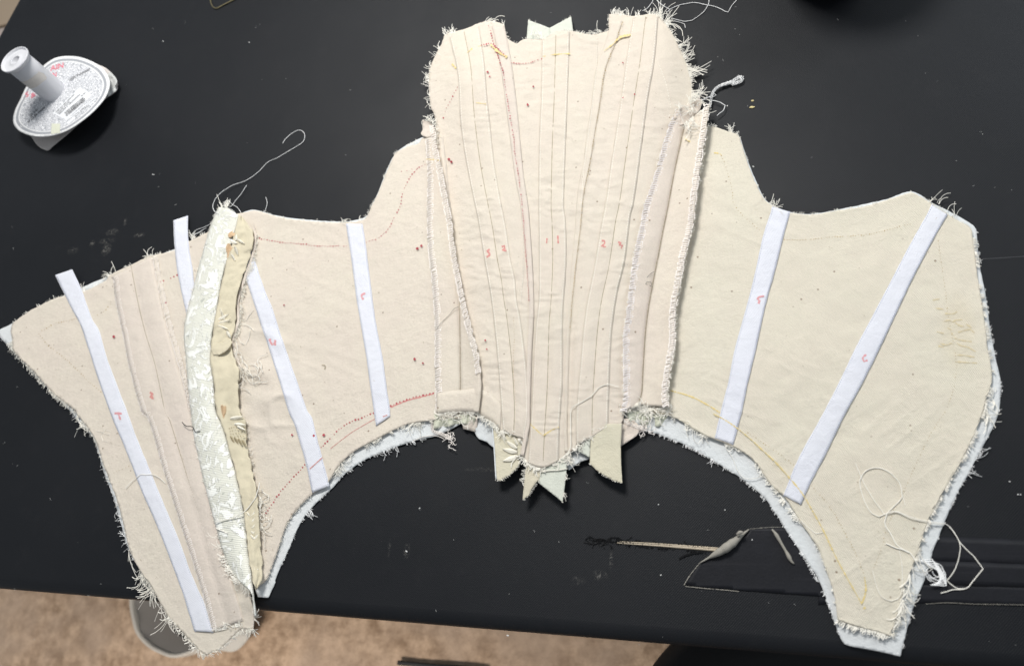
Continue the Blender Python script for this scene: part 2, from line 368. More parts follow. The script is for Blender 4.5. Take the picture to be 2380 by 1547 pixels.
def table_mat():
    t = NT('black_leatherette')
    wv = t.n('ShaderNodeTexWave', {'Vector': t.map(rotz=.75), 'Scale': 230, 'Distortion': 2, 'Detail': 1}, 1)
    big = t.noise(4.5, 4); col = t.mix(t.ramp(big, .35, .7), (.0075, .0085, .0108), (.0105, .0115, .014))
    col = t.mix(t.ramp(t.noise(38, 5, rough=.7), .55, .85, 0, .35), col, (.020, .020, .022))
    d = t.vor(42); sel = t.n('ShaderNodeSeparateColor', {0: t.vor(42, out=1)}, 0)
    lint = t.math('MULTIPLY', t.ramp(d, .012, .03, 1, 0), t.ramp(sel, .93, .96, 0, .7)); col = t.mix(lint, col, (.45, .45, .44))
    # rubbed chalky smears left on the cover
    sc = None
    for (x, y, rx, ry, a) in ((248, 580, 17, 20, .9), (262, 540, 24, 12, .7), (215, 567, 9, 12, .7), (324, 547, 20, 8, .9), (292, 516, 7, 14, .7), (170, 583, 22, 12, .5), (250, 560, 30, 10, .7), (945, 1280, 8, 20, .45), (1393, 1335, 16, 10, .7), (1345, 1348, 14, 9, .4), (1420, 1300, 4, 22, .5), (905, 1270, 4, 20, .4), (1130, 1090, 60, 5, .3)):
        c = P(x, y); px = D0/F*1.05
        mp = t.n('ShaderNodeMapping', {'Vector': t.tc, 'Location': (-c[0]/(rx*px), -c[1]/(ry*px), 0), 'Scale': (1/(rx*px), 1/(ry*px), 0)})
        ln = t.n('ShaderNodeVectorMath', {0: mp}, 1, operation='LENGTH'); k = t.ramp(ln, .4, 1.1, a, 0)
        sc = k if sc is None else t.math('MAXIMUM', sc, k)
    sc = t.math('MULTIPLY', sc, t.ramp(t.noise(330, 5, 1.5, .7), .5, .68)); col = t.mix(sc, col, (.22, .21, .19))
    nb = t.bump(t.math('ADD', t.math('MULTIPLY', wv, .5), t.noise(900, 3)), .00022, .6); nb = t.bump(t.noise(9, 3), .002, .25, nb)
    return t.set(col=col, rough=t.ramp(t.noise(12, 4), .3, .7, .48, .58), normal=nb, spec=.22)
TABLE = table_mat()
def gaffer(name, c):
    t = NT(name); wv = t.n('ShaderNodeTexWave', {'Vector': t.map(rotz=.1), 'Scale': 420, 'Distortion': 3, 'Detail': 2}, 1)
    col = t.mix(t.ramp(t.noise(30, 5, rough=.7), .4, .8), c, tuple(x*1.7 for x in c)); streak = t.n('ShaderNodeTexNoise', {'Vector': t.map(scale=(6, 160, 1), rotz=-.03), 'Scale': 3, 'Detail': 4})
    col = t.mix(t.ramp(streak, .55, .75, 0, .5), col, (.02, .02, .024))
    return t.set(col=col, rough=.55, spec=.22, normal=t.bump(t.math('ADD', t.math('MULTIPLY', wv, .3), t.noise(500, 3)), .0002, .5))
GAFF = gaffer('black_cloth_tape', (.0085, .009, .012))
CURL = plain('tape_backing', (.33, .31, .27), .8); FOAM = plain('bare_wood_strip', (.52, .44, .33), .6); FRAY = plain('black_fray', (.004, .004, .005), .9)
def carpet():
    t = NT('carpet_pile'); col = t.mix(t.ramp(t.noise(30, 6, rough=.75), .36, .64), (.27, .18, .115), (.60, .43, .30))
    col = t.mix(t.ramp(t.noise(9, 4), .4, .65, 0, .6), col, (.44, .33, .25)); col = t.mix(t.ramp(t.noise(260, 4, rough=.8), .5, .8, 0, .25), col, (.27, .19, .135))
    nb = t.bump(t.noise(120, 4, rough=.7), .003, .6)
    return t.set(col=col, rough=1.0, spec=.05, normal=nb, sheen=.2)
CARPET = carpet()
BRASS = plain('brass_wire', (.50, .42, .24), .32, metal=1.0)
def plastic():
    t = NT('frosted_plastic'); return t.set(col=t.mix(t.ramp(t.noise(50, 2), .3, .7), (.78, .78, .82), (.82, .82, .85)), rough=.35, spec=.5, trans=.25, IOR=1.25)
FROST = plastic()
CARD = plain('white_card', (.84, .84, .84), .6); CARDP = plain('bent_card', (.66, .61, .58), .75); RINGM = plain('grey_print', (.36, .37, .40), .6); WHITEP = plain('sticker_paper', (.84, .85, .88), .5)
INKM = plain('black_print', (.03, .03, .035), .6); REDM = plain('red_print', (.72, .16, .22), .6); MASK = plain('masking_tape', (.70, .71, .58), .6); FOIL = plain('crumpled_liner', (.60, .61, .60), .5)
def ornament():
    t = NT('grey_scroll_print'); ds = t.n('ShaderNodeTexNoise', {'Vector': t.tc, 'Scale': 160, 'Detail': 1}, 1)
    v = t.n('ShaderNodeMix', {0: .0035, 4: t.tc, 5: ds}, 1, data_type='VECTOR'); e = t.vor(240, vec=v)
    wv = t.math('SINE', t.math('MULTIPLY', e, 17.0)); return t.set(col=t.mix(t.ramp(wv, -.2, .35), (.37, .38, .41), (.80, .80, .82)), rough=.6)
ORN = ornament()
BIN = plain('white_bin_plastic', (.26, .24, .22), .5); BINL = plain('bin_bag', (.56, .52, .46), .6); BLACKV = plain('black_upholstery', (.010, .010, .011), .6); BOXM = plain('tan_board', (.62, .47, .33), .8); BOXI = plain('pale_pink_board', (.72, .60, .53), .8)
POT = plain('dark_enamel', (.012, .014, .016), .35); CRUMB = plain('yellow_crumb', (.74, .62, .32), .8); LINT = plain('white_lint', (.75, .75, .73), .9); DARKW = plain('dark_rubber', (.02, .02, .02), .7)

# ------------------------------------------------------------------ setting
FLOOR = -740.0
def disc_grid(x0, x1, y0, y1, n, z):
    gx, gy = np.meshgrid(np.linspace(x0, x1, n), np.linspace(y0, y1, n)); zz = z+.006*fbm(gx*30, gy*30, 2)
    V = np.c_[gx.ravel(), gy.ravel(), zz.ravel()]; Fc = [[i*n+j, i*n+j+1, (i+1)*n+j+1, (i+1)*n+j] for i in range(n-1) for j in range(n-1)]
    return V, Fc
V, Fc = disc_grid(-3, 3, -3, 3, 160, FLOOR/1000); fl = mesh('carpet_floor', V, Fc, CARPET); fl['kind'] = 'structure'
# work table: padded slab with rounded rim, legs
tbl = thing('work_table', (0, 0, FLOOR/1000), 'black leatherette covered work table the corset lies on', 'table')
cor = [P(-680, 1311), P(2900, 1609), P(2900, -800), P(395, -652)]
bm = bmesh.new(); tv = [bm.verts.new(c) for c in cor]; bv = [bm.verts.new(c-np.array([0, 0, .035])) for c in cor]
bm.faces.new(tv); bm.faces.new(bv[::-1])
for i in range(4): bm.faces.new([tv[i], bv[i], bv[(i+1) % 4], tv[(i+1) % 4]])
bmesh.ops.recalc_face_normals(bm, faces=bm.faces)
bmesh.ops.bevel(bm, geom=[e for e in bm.edges if all(abs(v.co.z) < 1e-6 for v in e.verts)], offset=.012, segments=6, affect='EDGES', profile=.5)
me = bpy.data.meshes.new('table_top'); bm.to_mesh(me); bm.free(); me.materials.append(TABLE)
for p in me.polygons: p.use_smooth = abs(p.normal.z) < .999 and abs(p.normal.z) > .02
for v in me.vertices: v.co.z -= FLOOR/1000
o = bpy.data.objects.new('table_top', me); C.objects.link(o); o.parent = tbl
cen = sum(cor)/4
for c in cor:
    q = c+(cen-c)*.09; T = Tubes(12); T.add(np.array([[q[0], q[1], FLOOR/1000], [q[0], q[1], -.3], [q[0], q[1], -.036]]), .02); T.build('leg', BLACKV, tbl)
ztab = lambda x, y: 0*np.asarray(x, float)
# black tape patched over the torn cover
sheet('tape_patch', A('1589,1357 1608,1325 1632,1300 1672,1281 1704,1262 1732,1240 1742,1229 1794,1225 1880,1226 1960,1245 1975,1380 1900,1384 1801,1377 1700,1369 1620,1364'), GAFF, tbl, .55, .4, 9, ztab, True, .3)
for (a, b, z) in (('1900,1241 2200,1246 2600,1262', '1900,1312 2200,1308 2600,1326', .35), ('1900,1303 2200,1303 2600,1318', '1900,1362 2200,1359 2600,1374', .75), ('1900,1354 2200,1353 2600,1366', '1900,1404 2130,1401 2240,1403 2600,1418', .35)):
    strip('tape_strip', a, b, GAFF, tbl, z*.6, .12, 5, 10, ztab, lambda u, v: .1*vnoise(u*60, v*2, 3), 2.0)
def worn(*a):
    T = Tubes(); inkline(T, *a); T.build('worn_tape_edge', CURL, tbl)
worn('1589,1358 1601,1338 1613,1322 1628,1304', 1.0, 1.5, ztab); worn('1592,1361 1640,1366 1690,1370 1716,1373', .9, 1.3, ztab)
worn('2150,1402 2200,1399 2260,1402 2330,1403 2379,1404', .95, .8, ztab); worn('1742,1228 1794,1224 1850,1225', .9, .8, ztab)
#(inkT, '1589,1358 1601,1338 1613,1322 1628,1304', 1.0, 1.5, ztab); inkline(inkT, '1592,1361 1640,1366 1690,1370 1716,1373', .9, 1.3, ztab)
def roll(name, pts, radii, m, z0=1.5):
    xy = smooth(A(pts), 4); r = np.interp(np.linspace(0, 1, len(xy)), np.linspace(0, 1, len(radii)), radii)*D0/F
    T = Tubes(10); r = r*(1+.12*(vnoise(np.arange(len(r))*.6, 0*r, 3)-.5)); T.add(P(xy[:, 0], xy[:, 1], z0+r*1000*.6), r); return T.build(name, m, tbl)
roll('curled_tape_corner', '1627,1306 1650,1293 1680,1276 1705,1258 1726,1240 1740,1229', [1, 2.2, 6.5, 8.5, 8, 3.5, 1], CURL)
roll('curled_tape_flake', '1711,1241 1719,1236 1727,1236', [2, 4, 1.5], CURL, 6)
roll('curled_tape_sliver', '1793,1229 1802,1240 1815,1262 1829,1286 1838,1303 1845,1309', [1.5, 4, 2.6, 2.4, 4.0, 1], CURL)
T = Tubes(6); 
for (p, r, z) in (('1434,1260.5 1520,1266 1600,1272 1672,1278', [1.2, 2.0, 2.8, 2.8], .4), ('1440,1257.5 1520,1262 1600,1268 1668,1273', [.7, 1.2, 1.7, 1.6], .9)):
    xy = smooth(A(p), 6); rr = np.interp(np.linspace(0, 1, len(xy)), np.linspace(0, 1, 4), r)*D0/F; T.add(P(xy[:, 0], xy[:, 1], z), rr)
T.build('exposed_wood_strip', FOAM, tbl)
T = Tubes(3)
for _ in range(46):
    u = random.betavariate(1.2, 2.2); x = 1353+u*200; y = 1252+u*12+random.gauss(0, 2.5); dx = random.uniform(8, 32); q = np.array([[x, y], [x+dx*.5, y+random.gauss(0, 3)], [x+dx, y+2+random.gauss(0, 4)]])
    thread(T, q, .4+.5*random.random(), .00025)
for (a, b) in (('1446,1264 1560,1273 1668,1283', 1), ('1436,1256 1560,1262 1668,1270', 1)):
    fringe(T, a, 4, .5, -1, .5, ztab, .0003)
for _ in range(22):
    a = random.uniform(0, 6.28); l = random.uniform(3, 10); c = np.array([1399+random.gauss(0, 16), 1262+random.gauss(0, 5)]); thread(T, np.array([c, c+[math.cos(a)*l*.5, math.sin(a)*l*.4], c+[math.cos(a)*l, abs(math.sin(a))*l]]), .7, .0003)
thread(T, '1577,1296 1592,1289 1610,1284 1628,1281', .9, .0008); thread(T, '1590,1255 1594,1263 1600,1270', .9, .0008)
T.build('frayed_cover', FRAY, tbl, kind='stuff')
T = Tubes(4); stitches(T, '2284,602 2320,600 2379,596 2480,590', .15, ztab, 5.5, 3.6, .00035); T.build('cover_stitching', plain('grey_cover_thread', (.16, .16, .17), .8), tbl, kind='stuff')
# lint and dust
T = Tubes(4)
for (x, y, l) in ((357, 406, 5), (1747, 1253, 3), (1180, 1475, 5), (1955, 1373, 1.5), (2364, 1148, 2.5), (2370, 1148, 2.5), (1174, 1090, 2), (1750, 388, 4), (225, 1020, 4), (975, 1180, 4), (945, 1280, 5), (1535, 1335, 3), (1690, 247, 2), (1530, 1171, 2), (1684, 1184, 2.5), (580, 100, 2), (380, 97, 2), (2345, 1118, 3)):
    a = random.uniform(-.8, .8); q = np.array([[x-math.cos(a)*l/2, y-math.sin(a)*l/2], [x, y+.6], [x+math.cos(a)*l/2, y+math.sin(a)*l/2]]); thread(T, q, .5, .0005 if l > 2 else .0006, None, .2)
T.build('lint_specks', LINT, None, kind='stuff', label='tiny white lint specks scattered on the black table', cat='lint')
T = Tubes(3)
for _ in range(120):
    x, y = random.uniform(0, 2379), random.uniform(0, 1500); a = random.uniform(0, 6.28); l = random.uniform(1.5, 6); k = random.gauss(0, .8)
    thread(T, np.array([[x, y], [x+math.cos(a)*l*.5, y+math.sin(a)*l*.5], [x+math.cos(a+k)*l, y+math.sin(a+k)*l]]), .15, .00007, None, .2)
T.build('dust_fibres', LINT, None, kind='stuff', label='fine dust fibres lying on the black table cover', cat='dust')
def lump(name, x, y, z, r, m, label, cat, group=None):
    bm = bmesh.new(); bmesh.ops.create_icosphere(bm, subdivisions=2, radius=1.0)
    c = P(x, y, z)
    for v in bm.verts:
        s = r*(.55+.9*float(vnoise(v.co.x*2+x, v.co.y*2+y, 3))); v.co = Vector((v.co.x*s*1.5+c[0], v.co.y*s+c[1], v.co.z*s*.6+c[2]+r*.4))
    me = bpy.data.meshes.new(name); bm.to_mesh(me); bm.free(); me.materials.append(m); o = bpy.data.objects.new(name, me); C.objects.link(o); return props(o, label, cat, group)
lump('crumb', 1747, 251.5, 0, .0013, CRUMB, 'larger yellow crumb on the black table right of the serger tail', 'crumb', 'yellow crumbs on the table'); lump('crumb', 1747.5, 236, 0, .0009, CRUMB, 'smaller pale crumb just above the larger yellow one', 'crumb', 'yellow crumbs on the table')

def lathe(name, prof, c, m, parent=None, n=48, sx=1.0, wob=0.0, **kw):
    V = []; Fc = []
    for (r, z) in prof:
        for j in range(n):
            a = 2*math.pi*j/n; rr = r*(1+wob*(float(vnoise(j*.35, z*30, 4))-.5)) if wob else r
            V.append((c[0]+rr*math.cos(a)*sx, c[1]+rr*math.sin(a), c[2]+z))
    for i in range(len(prof)-1):
        for j in range(n):
            q = (j+1) % n; Fc.append([i*n+j, i*n+q, (i+1)*n+q, (i+1)*n+j])
    return mesh(name, V, Fc, m, parent, **kw)
# waste bin below the table edge
bc = P(430, 1366, -672.0); br = np.linalg.norm(P(555, 1372, -672.)-bc)
bn = thing('waste_bin', (bc[0], bc[1], FLOOR/1000), 'low rounded white plastic bin on the carpet below the table edge', 'waste bin')
zz = -.672; fz = FLOOR/1000
lathe('bin_wall', [(br*.88, fz+.004), (br*.89, fz+.01), (br*.97, zz-.006), (br*.975, zz), (br*.95, zz), (br*.79, fz+.012), (0.001, fz+.012)], (bc[0], bc[1], 0), BIN, bn, 64)
lathe('bin_liner', [(br*.99, zz-.03), (br*1.01, zz-.015), (br*1.0, zz+.004), (br*.985, zz+.007), (br*.94, zz+.002), (br*.92, zz-.03), (br*.85, zz-.055)], (bc[0], bc[1], 0), BINL, bn, 64, 1.0, .03)
sheet('bag_fold', A('470,1430 540,1400 582,1418 586,1462 573,1488 547,1511 515,1510 486,1494'), BINL, bn, -700, 2.0, 6, lambda x, y: 8*fbm(x/25, y/25, 3)+20*gauss(x, y, 530, 1455, 45))
# black upholstered stool
sc = P(1905, 1890, -260.); sr = np.linalg.norm(P(1535, 1515, -260.)-sc)
st = thing('stool', (sc[0], sc[1], fz), 'black round upholstered stool pushed under the table edge', 'stool')
lathe('seat_cushion', [(.001, -.245), (sr*.7, -.247), (sr*.92, -.255), (sr*.99, -.272), (sr, -.29), (sr*.98, -.31), (sr*.9, -.325), (.001, -.325)], (sc[0], sc[1], 0), BLACKV, st, 72)
lathe('stem', [(.03, fz+.06), (.03, -.325)], (sc[0], sc[1], 0), BLACKV, st, 24)
lathe('foot_ring', [(.001, fz+.06), (.05, fz+.05), (sr*.8, fz+.02), (sr*.82, fz+.006), (sr*.8, fz+.003)], (sc[0], sc[1], 0), BLACKV, st, 48)
# floor cable
T = Tubes(6); T.add(np.array([P(x, y, FLOOR+14) for x, y in smooth(A('925,1538 960,1541 1000,1545 1060,1549 1130,1556'), 8)]), .004); T.build('cable', DARKW, None, label='thin dark cable on the brown carpet at the bottom edge', cat='cable')
# tan box beyond the left table edge
bx = thing('cardboard_box', P(8, 40, -420.), 'tan and pale pink box standing past the left table edge', 'box')
def slab(name, pts, z0, z1, m, parent, **kw):
    a = np.array([P(x, y, z1) for x, y in pts]); b = a.copy(); b[:, 2] = z0/1000; n = len(a); V = np.vstack([a, b])
    Fc = [list(range(n)), list(range(n, 2*n))[::-1]]+[[i, i+n, (i+1) % n+n, (i+1) % n] for i in range(n)]
    if np.cross(a[1]-a[0], a[2]-a[0])[2] < 0: Fc = [f[::-1] for f in Fc]
    return mesh(name, V, Fc, m, parent, smoothed=False, **kw)
slab('box_lid', [(-90, -60), (60, -60), (60, 52), (20, 56), (-90, 80)], FLOOR+2, -415, BOXM, bx)
slab('box_flap', [(-90, 88), (20, 64), (60, 60), (60, 190), (-90, 190)], FLOOR+2, -420, BOXI, bx)
# dark pot at the top edge
pc = P(1922, -98, 0.); pr = np.linalg.norm(P(1922, 14, 30.)-P(1922, -98, 30.))
pt = thing('pot', pc, 'dark round enamel pot standing at the top edge of the table', 'pot')
lathe('pot_body', [(.001, .002), (pr*.80, .002), (pr*.86, .006), (pr*.97, .028), (pr, .045), (pr*1.0, .09), (pr*1.03, .094), (pr*1.0, .096), (pr*.97, .09), (pr*.95, .01), (.001, .008)], pc, POT, pt, 64)
T = Tubes(8); T.add(pc+np.array([[pr*math.cos(a)*1.0, pr*math.sin(a)*1.0, .075] for a in ()]+[[pr*.99, .0+.02, .075], [pr*1.18, .02, .078], [pr*1.24, 0, .078], [pr*1.18, -.02, .078], [pr*.99, -.02, .075]]), .004); T.build('pot_handle', POT, pt)
# brass wire loop
xy = smooth(A('490,0 491,9 496,18 504,21 516,15 560,-8 620,-45 640,-60 600,-75 540,-70 500,-40'), 3, True); xy = np.vstack([xy, xy[:1]])
T = Tubes(8); T.add(P(xy[:, 0], xy[:, 1], 1.1), .00085, False); T.build('wire_loop', BRASS, None, label='brass wire loop with a bent corner at the top edge of the table', cat='wire loop')
# ------------------------------------------------------------------ empty ribbon spool
def ZS(s): return A(s)*.2018+np.array([0, 60.05])
DISC = ZS('770,355 900,362 1050,410 1180,490 1255,600 1265,700 1215,830 1100,970 950,1100 780,1210 620,1265 480,1280 350,1265 230,1215 165,1140 158,1060 185,960 240,850 310,700 400,590 500,470 600,395 680,365')
LOWC = ZS('250,1000 330,1240 372,1290 412,1352 440,1385 470,1408 510,1428 550,1440 578,1425 602,1398 720,1302 850,1190 1030,1018 1210,850 1300,790 1345,752 1358,725 1350,700 1360,690 1352,650 1340,610 1308,570 1270,530 1180,470 900,420')
DC = ZS('690,830')[0]
def hdisc(x, y):      # the card is bowed: ends of its long axis hang lower
    u, v = rot(np.asarray(x)-DC[0], np.asarray(y)-DC[1], -38); return 25-5.5*(u/100)**2+4*(v/90)**2+.5*fbm(x/30, y/30, 7)
def hlow(x, y):       # folded lower card, resting on its corners
    a, b = ZS('550,1440 1360,700'); u, v = rot(np.asarray(x)-DC[0], np.asarray(y)-DC[1], -38)
    d1 = np.hypot(x-a[0], y-a[1]); d2 = np.hypot(x-b[0], y-b[1])
    return 1.2+np.minimum(12, .16*np.minimum(d1, d2)+np.maximum(0, -v+52)*.12)+.5*fbm(x/14, y/14, 2)
spb = P(DC[0], DC[1], 0)
sp = thing('ribbon_spool', spb, 'empty ribbon spool with frosted plastic core and bent white printed card disc', 'spool')
sheet('bent_card', LOWC, CARDP, sp, 0, .5, 4, hlow, False, .12)
# crumpled liner below the right-hand rim
sheet('crumpled_edge', ZS('1190,480 1270,535 1312,575 1342,612 1352,652 1330,700 1345,745 1290,790 1235,830 1200,780 1240,690 1230,600'), FOIL, sp, 0, .3, 2.2, lambda x, y: 8+4*vnoise(x/9, y/11, 3)+0*x)
dsk = sheet('card_disc', DISC, CARD, sp, 0, .6, 4, hdisc)
def ring(f0, f1, name, m, off, parent):
    b = smooth(DISC, 4, True); c = DC
    V = []; Fc = []; n = len(b); K = 2 if f0 > 0 else 14
    for k in range(K):
        f = f0+(f1-f0)*k/(K-1); q = c+(b-c)*f; V.append(P(q[:, 0], q[:, 1], hdisc(q[:, 0], q[:, 1])+off))
    V = np.vstack(V)
    for k in range(K-1):
        for i in range(n): j = (i+1) % n; Fc.append([k*n+i, (k+1)*n+i, (k+1)*n+j, k*n+j])
    nn = np.cross(V[Fc[0][1]]-V[Fc[0][0]], V[Fc[0][2]]-V[Fc[0][0]])
    if nn[2] < 0: Fc = [f[::-1] for f in Fc]
    return mesh(name, V, Fc, m, parent)
ring(.885, .94, 'grey_ring', RINGM, .12, sp); ring(0.0, .86, 'scroll_print', ORN, .12, sp)
for a in ('1097,470', '985,1003', '247,1165'):
    q = ZS(a)[0]; T = Tubes(); dots(T, np.array([q-1.0, q+1.0]), .3, hdisc, 9, 1.4, 0, 0); T.build('ring_notch', CARD, sp)
DG = bpy.context.evaluated_depsgraph_get
def text(name, s, org, end, h, m, parent, off, zf, shear=0.0, box=None, bold=0.0):
    """lettering between two photo points, letter height h, laid on a surface"""
    cu = bpy.data.curves.new(name, 'FONT'); cu.body = s; cu.size = 1; cu.shear = shear; cu.offset = bold; cu.resolution_u = 2
    ob = bpy.data.objects.new(name, cu); C.objects.link(ob); bpy.context.view_layer.update()
    me = ob.evaluated_get(DG()).to_mesh(); V = np.array([tuple(v.co) for v in me.vertices]); Fc = [list(p.vertices) for p in me.polygons]; ob.to_mesh_clear()
    bpy.data.objects.remove(ob); bpy.data.curves.remove(cu)
    org = np.asarray(org, float); end = np.asarray(end, float); d = end-org; L = np.hypot(*d); d /= L; up = np.array([d[1], -d[0]])
    w = V[:, 0].max()-V[:, 0].min(); xy = org+np.outer((V[:, 0]-V[:, 0].min())/w*L, d)+np.outer(V[:, 1]*h/.7, up)
    W = P(xy[:, 0], xy[:, 1], zf(xy[:, 0], xy[:, 1])+off)
    f0 = Fc[0]
    if np.cross(W[f0[1]]-W[f0[0]], W[f0[2]]-W[f0[0]])[2] < 0: Fc = [f[::-1] for f in Fc]
    return mesh(name, W, Fc, m, parent, smoothed=False)
def zt(name, s, a, b, h, m, off=.26, shear=0., bold=0.): return text(name, s, ZS(a)[0], ZS(b)[0], h*.2018, m, sp, off, hdisc, shear, bold=bold)
zt('red_lettering', 'AIN', '582,528', '752,480', 56, REDM, .26, .25, .02); zt('red_lettering', 'N', '612,600', '668,585', 50, REDM, .26, .25, .02)
zt('red_lettering', 'S', '303,832', '352,802', 48, REDM, .26, .25, .02); zt('red_lettering', '&', '368,842', '425,805', 48, REDM, .26, .25, .02)
zt('black_lettering', '100% Polyester', '806,645', '1046,512', 30, INKM, .26, 0, .012)
zt('black_lettering', '25 yds', '358,1052', '442,975', 28, INKM, .26, 0, .012); zt('black_lettering', 'or 23.86 meter', '330,1126', '530,945', 28, INKM, .26, 0, .012)
sq = ZS('612,1010 925,712 1068,800 768,1088')
def quad(name, q, m, off, zf, parent, n=8):
    u, v = np.meshgrid(np.linspace(0, 1, n), np.linspace(0, 1, n)); u = u[..., None]; v = v[..., None]
    xy = ((q[0]*(1-u)+q[1]*u)*(1-v)+(q[3]*(1-u)+q[2]*u)*v).reshape(-1, 2); V = P(xy[:, 0], xy[:, 1], zf(xy[:, 0], xy[:, 1])+off)
    Fc = [[i*n+j, i*n+j+1, (i+1)*n+j+1, (i+1)*n+j] for i in range(n-1) for j in range(n-1)]
    if np.cross(V[Fc[0][1]]-V[Fc[0][0]], V[Fc[0][2]]-V[Fc[0][0]])[2] < 0: Fc = [f[::-1] for f in Fc]
    return mesh(name, V, Fc, m, parent)
quad('price_sticker', sq, WHITEP, .24, hdisc, sp)
quad('imprint_panel', ZS('742,1108 1100,826 1110,860 790,1138'), WHITEP, .20, hdisc, sp)
zt('black_lettering', 'ITEM NO: GRO-2000-028', '652,1008', '862,802', 15, INKM, .36, 0, .02); zt('black_lettering', 'COLOR: WHITE', '668,1020', '808,884', 15, INKM, .36, 0, .02)
zt('black_lettering', 'DESCRP: 2" GROSGRAIN', '690,1026', '926,802', 15, INKM, .36, 0, .02); zt('black_lettering', '2190', '943,822', '992,780', 15, INKM, .36, 0, .02)
zt('black_lettering', '83923 16391', '812,1012', '948,890', 16, INKM, .36); zt('black_lettering', '9', '770,1052', '783,1042', 16, INKM, .36); zt('black_lettering', '7', '980,858', '993,848', 16, INKM, .36)
zt('black_lettering', 'MADE IN TAIWAN / FABRIQUE A TAIWAN', '770,1118', '1104,850', 14, INKM, .36); zt('black_lettering', 'HECHO EN TAIWAN', '872,1060', '1034,925', 14, INKM, .36)
a, b = ZS('742,1004 955,828'); d = (b-a)/np.hypot(*(b-a)); dn = np.array([-d[1], d[0]]); T = Tubes(); L = np.hypot(*(b-a)); t = 0; rr = random.Random(3)
while t < L:
    w = rr.choice([.35, .35, .7, 1.0]); hh = 11.0
    q = np.array([a+d*t, a+d*(t+w), a+d*(t+w)+dn*hh, a+d*t+dn*hh]); T.raw(P(q[:, 0], q[:, 1], hdisc(q[:, 0], q[:, 1])+.36), [[0, 3, 2, 1]]); t += w+rr.choice([.35, .5, .8])
T.build('barcode', INKM, sp)
quad('tape_bit', ZS('600,1130 698,1132 694,1238 592,1252'), MASK, .3, hdisc, sp)
# core: vertical frosted tube with a rim and an end plate
cb, ct = ZS('632,770')[0], ZS('166,388')[0]
c0 = P(cb[0], cb[1], 24.0)
zb = min(np.arange(.03, .16, .0005), key=lambda z: np.hypot(*(proj([c0[0], c0[1], z])-ct)))
pt_ = P(ct[0], ct[1], zb*1000); c1 = pt_; ax = c1-np.array([c0[0], c0[1], .0225]); Lc = np.linalg.norm(ax)
ro = 146*.2018*D0/F*(np.dot(CAMP-c0, CZ)/D0); rf = 186*.2018*D0/F*(np.dot(CAMP-c1, CZ)/D0)
def tilt(name, prof, m, n=56, **kw):
    q = Vector(ax/Lc); R = Vector((0, 0, 1)).rotation_difference(q).to_matrix(); V = []; Fc = []
    for (r, z) in prof:
        for j in range(n):
            a = 2*math.pi*j/n; V.append(np.array(R@Vector((r*math.cos(a), r*math.sin(a), z)))+np.array([c0[0], c0[1], .0225]))
    for i in range(len(prof)-1):
        for j in range(n): q2 = (j+1) % n; Fc.append([i*n+j, i*n+q2, (i+1)*n+q2, (i+1)*n+j])
    return mesh(name, V, Fc, m, sp, **kw)
core = tilt('core_tube', [(ro*.9, -.004), (ro*.98, -.0035), (ro*.985, 0), (ro*.99, Lc*.6), (ro*.995, Lc-.004), (ro*.93, Lc-.004), (ro*.93, 0), (ro*.9, -.004)], FROST)
tilt('core_rim', [(ro*.995, Lc-.006), (ro*1.03, Lc-.0045), (rf*.97, Lc-.003), (rf, Lc-.0018), (rf, Lc-.0006), (rf*.975, Lc), (rf*.94, Lc-.0002), (rf*.91, Lc-.0012), (rf*.86, Lc-.0026), (ro*.90, Lc-.004)], FROST)
tilt('end_plate', [(rf*.87, Lc-.0024), (rf*.6, Lc-.0022), (rf*.34, Lc-.002), (rf*.32, Lc-.0014), (rf*.30, Lc-.002), (rf*.295, Lc-.007), (rf*.28, Lc-.007)], FROST)
tilt('end_hub', [(rf*.29, Lc-.0078), (rf*.15, Lc-.008), (rf*.001, Lc-.008)], plain('hollow_shade', (.30, .30, .32), .6))  # hub coloured darker, so the shade of the hole is painted in
# a wrap of masking tape on the tube, facing the camera side
V = []; Fc = []; n = 14; R = Vector((0, 0, 1)).rotation_difference(Vector(ax/Lc)).to_matrix(); a0 = math.atan2(CAMP[1]-c0[1], CAMP[0]-c0[0])
for i, z in enumerate((Lc*.46, Lc*.56, Lc*.66)):
    for j in range(n):
        a = a0-1.5+2.0*j/(n-1)+.12*math.sin(i*2); V.append(np.array(R@Vector(((ro*1.003)*math.cos(a), (ro*1.003)*math.sin(a), z+.0012*math.sin(j*.9)*(j > n-4))))+np.array([c0[0], c0[1], .0225]))
for i in range(2):
    for j in range(n-1): Fc.append([i*n+j, i*n+j+1, (i+1)*n+j+1, (i+1)*n+j])
mesh('tape_wrap', V, Fc, MASK_T if 'MASK_T' in globals() else plain('clear_tape', (.70, .66, .62), .4), sp)
# ------------------------------------------------------------------ the corset
cs = thing('corset', P(1200, 800, 0), 'unfinished cream muslin corset lying open inside out with white tapes and frayed edges', 'corset')
LN, MU, TP = .4, 1.7, 2.5         # heights of lining, muslin and tape above the cloth field
def zlin(x, y): return base(x, y)*.55
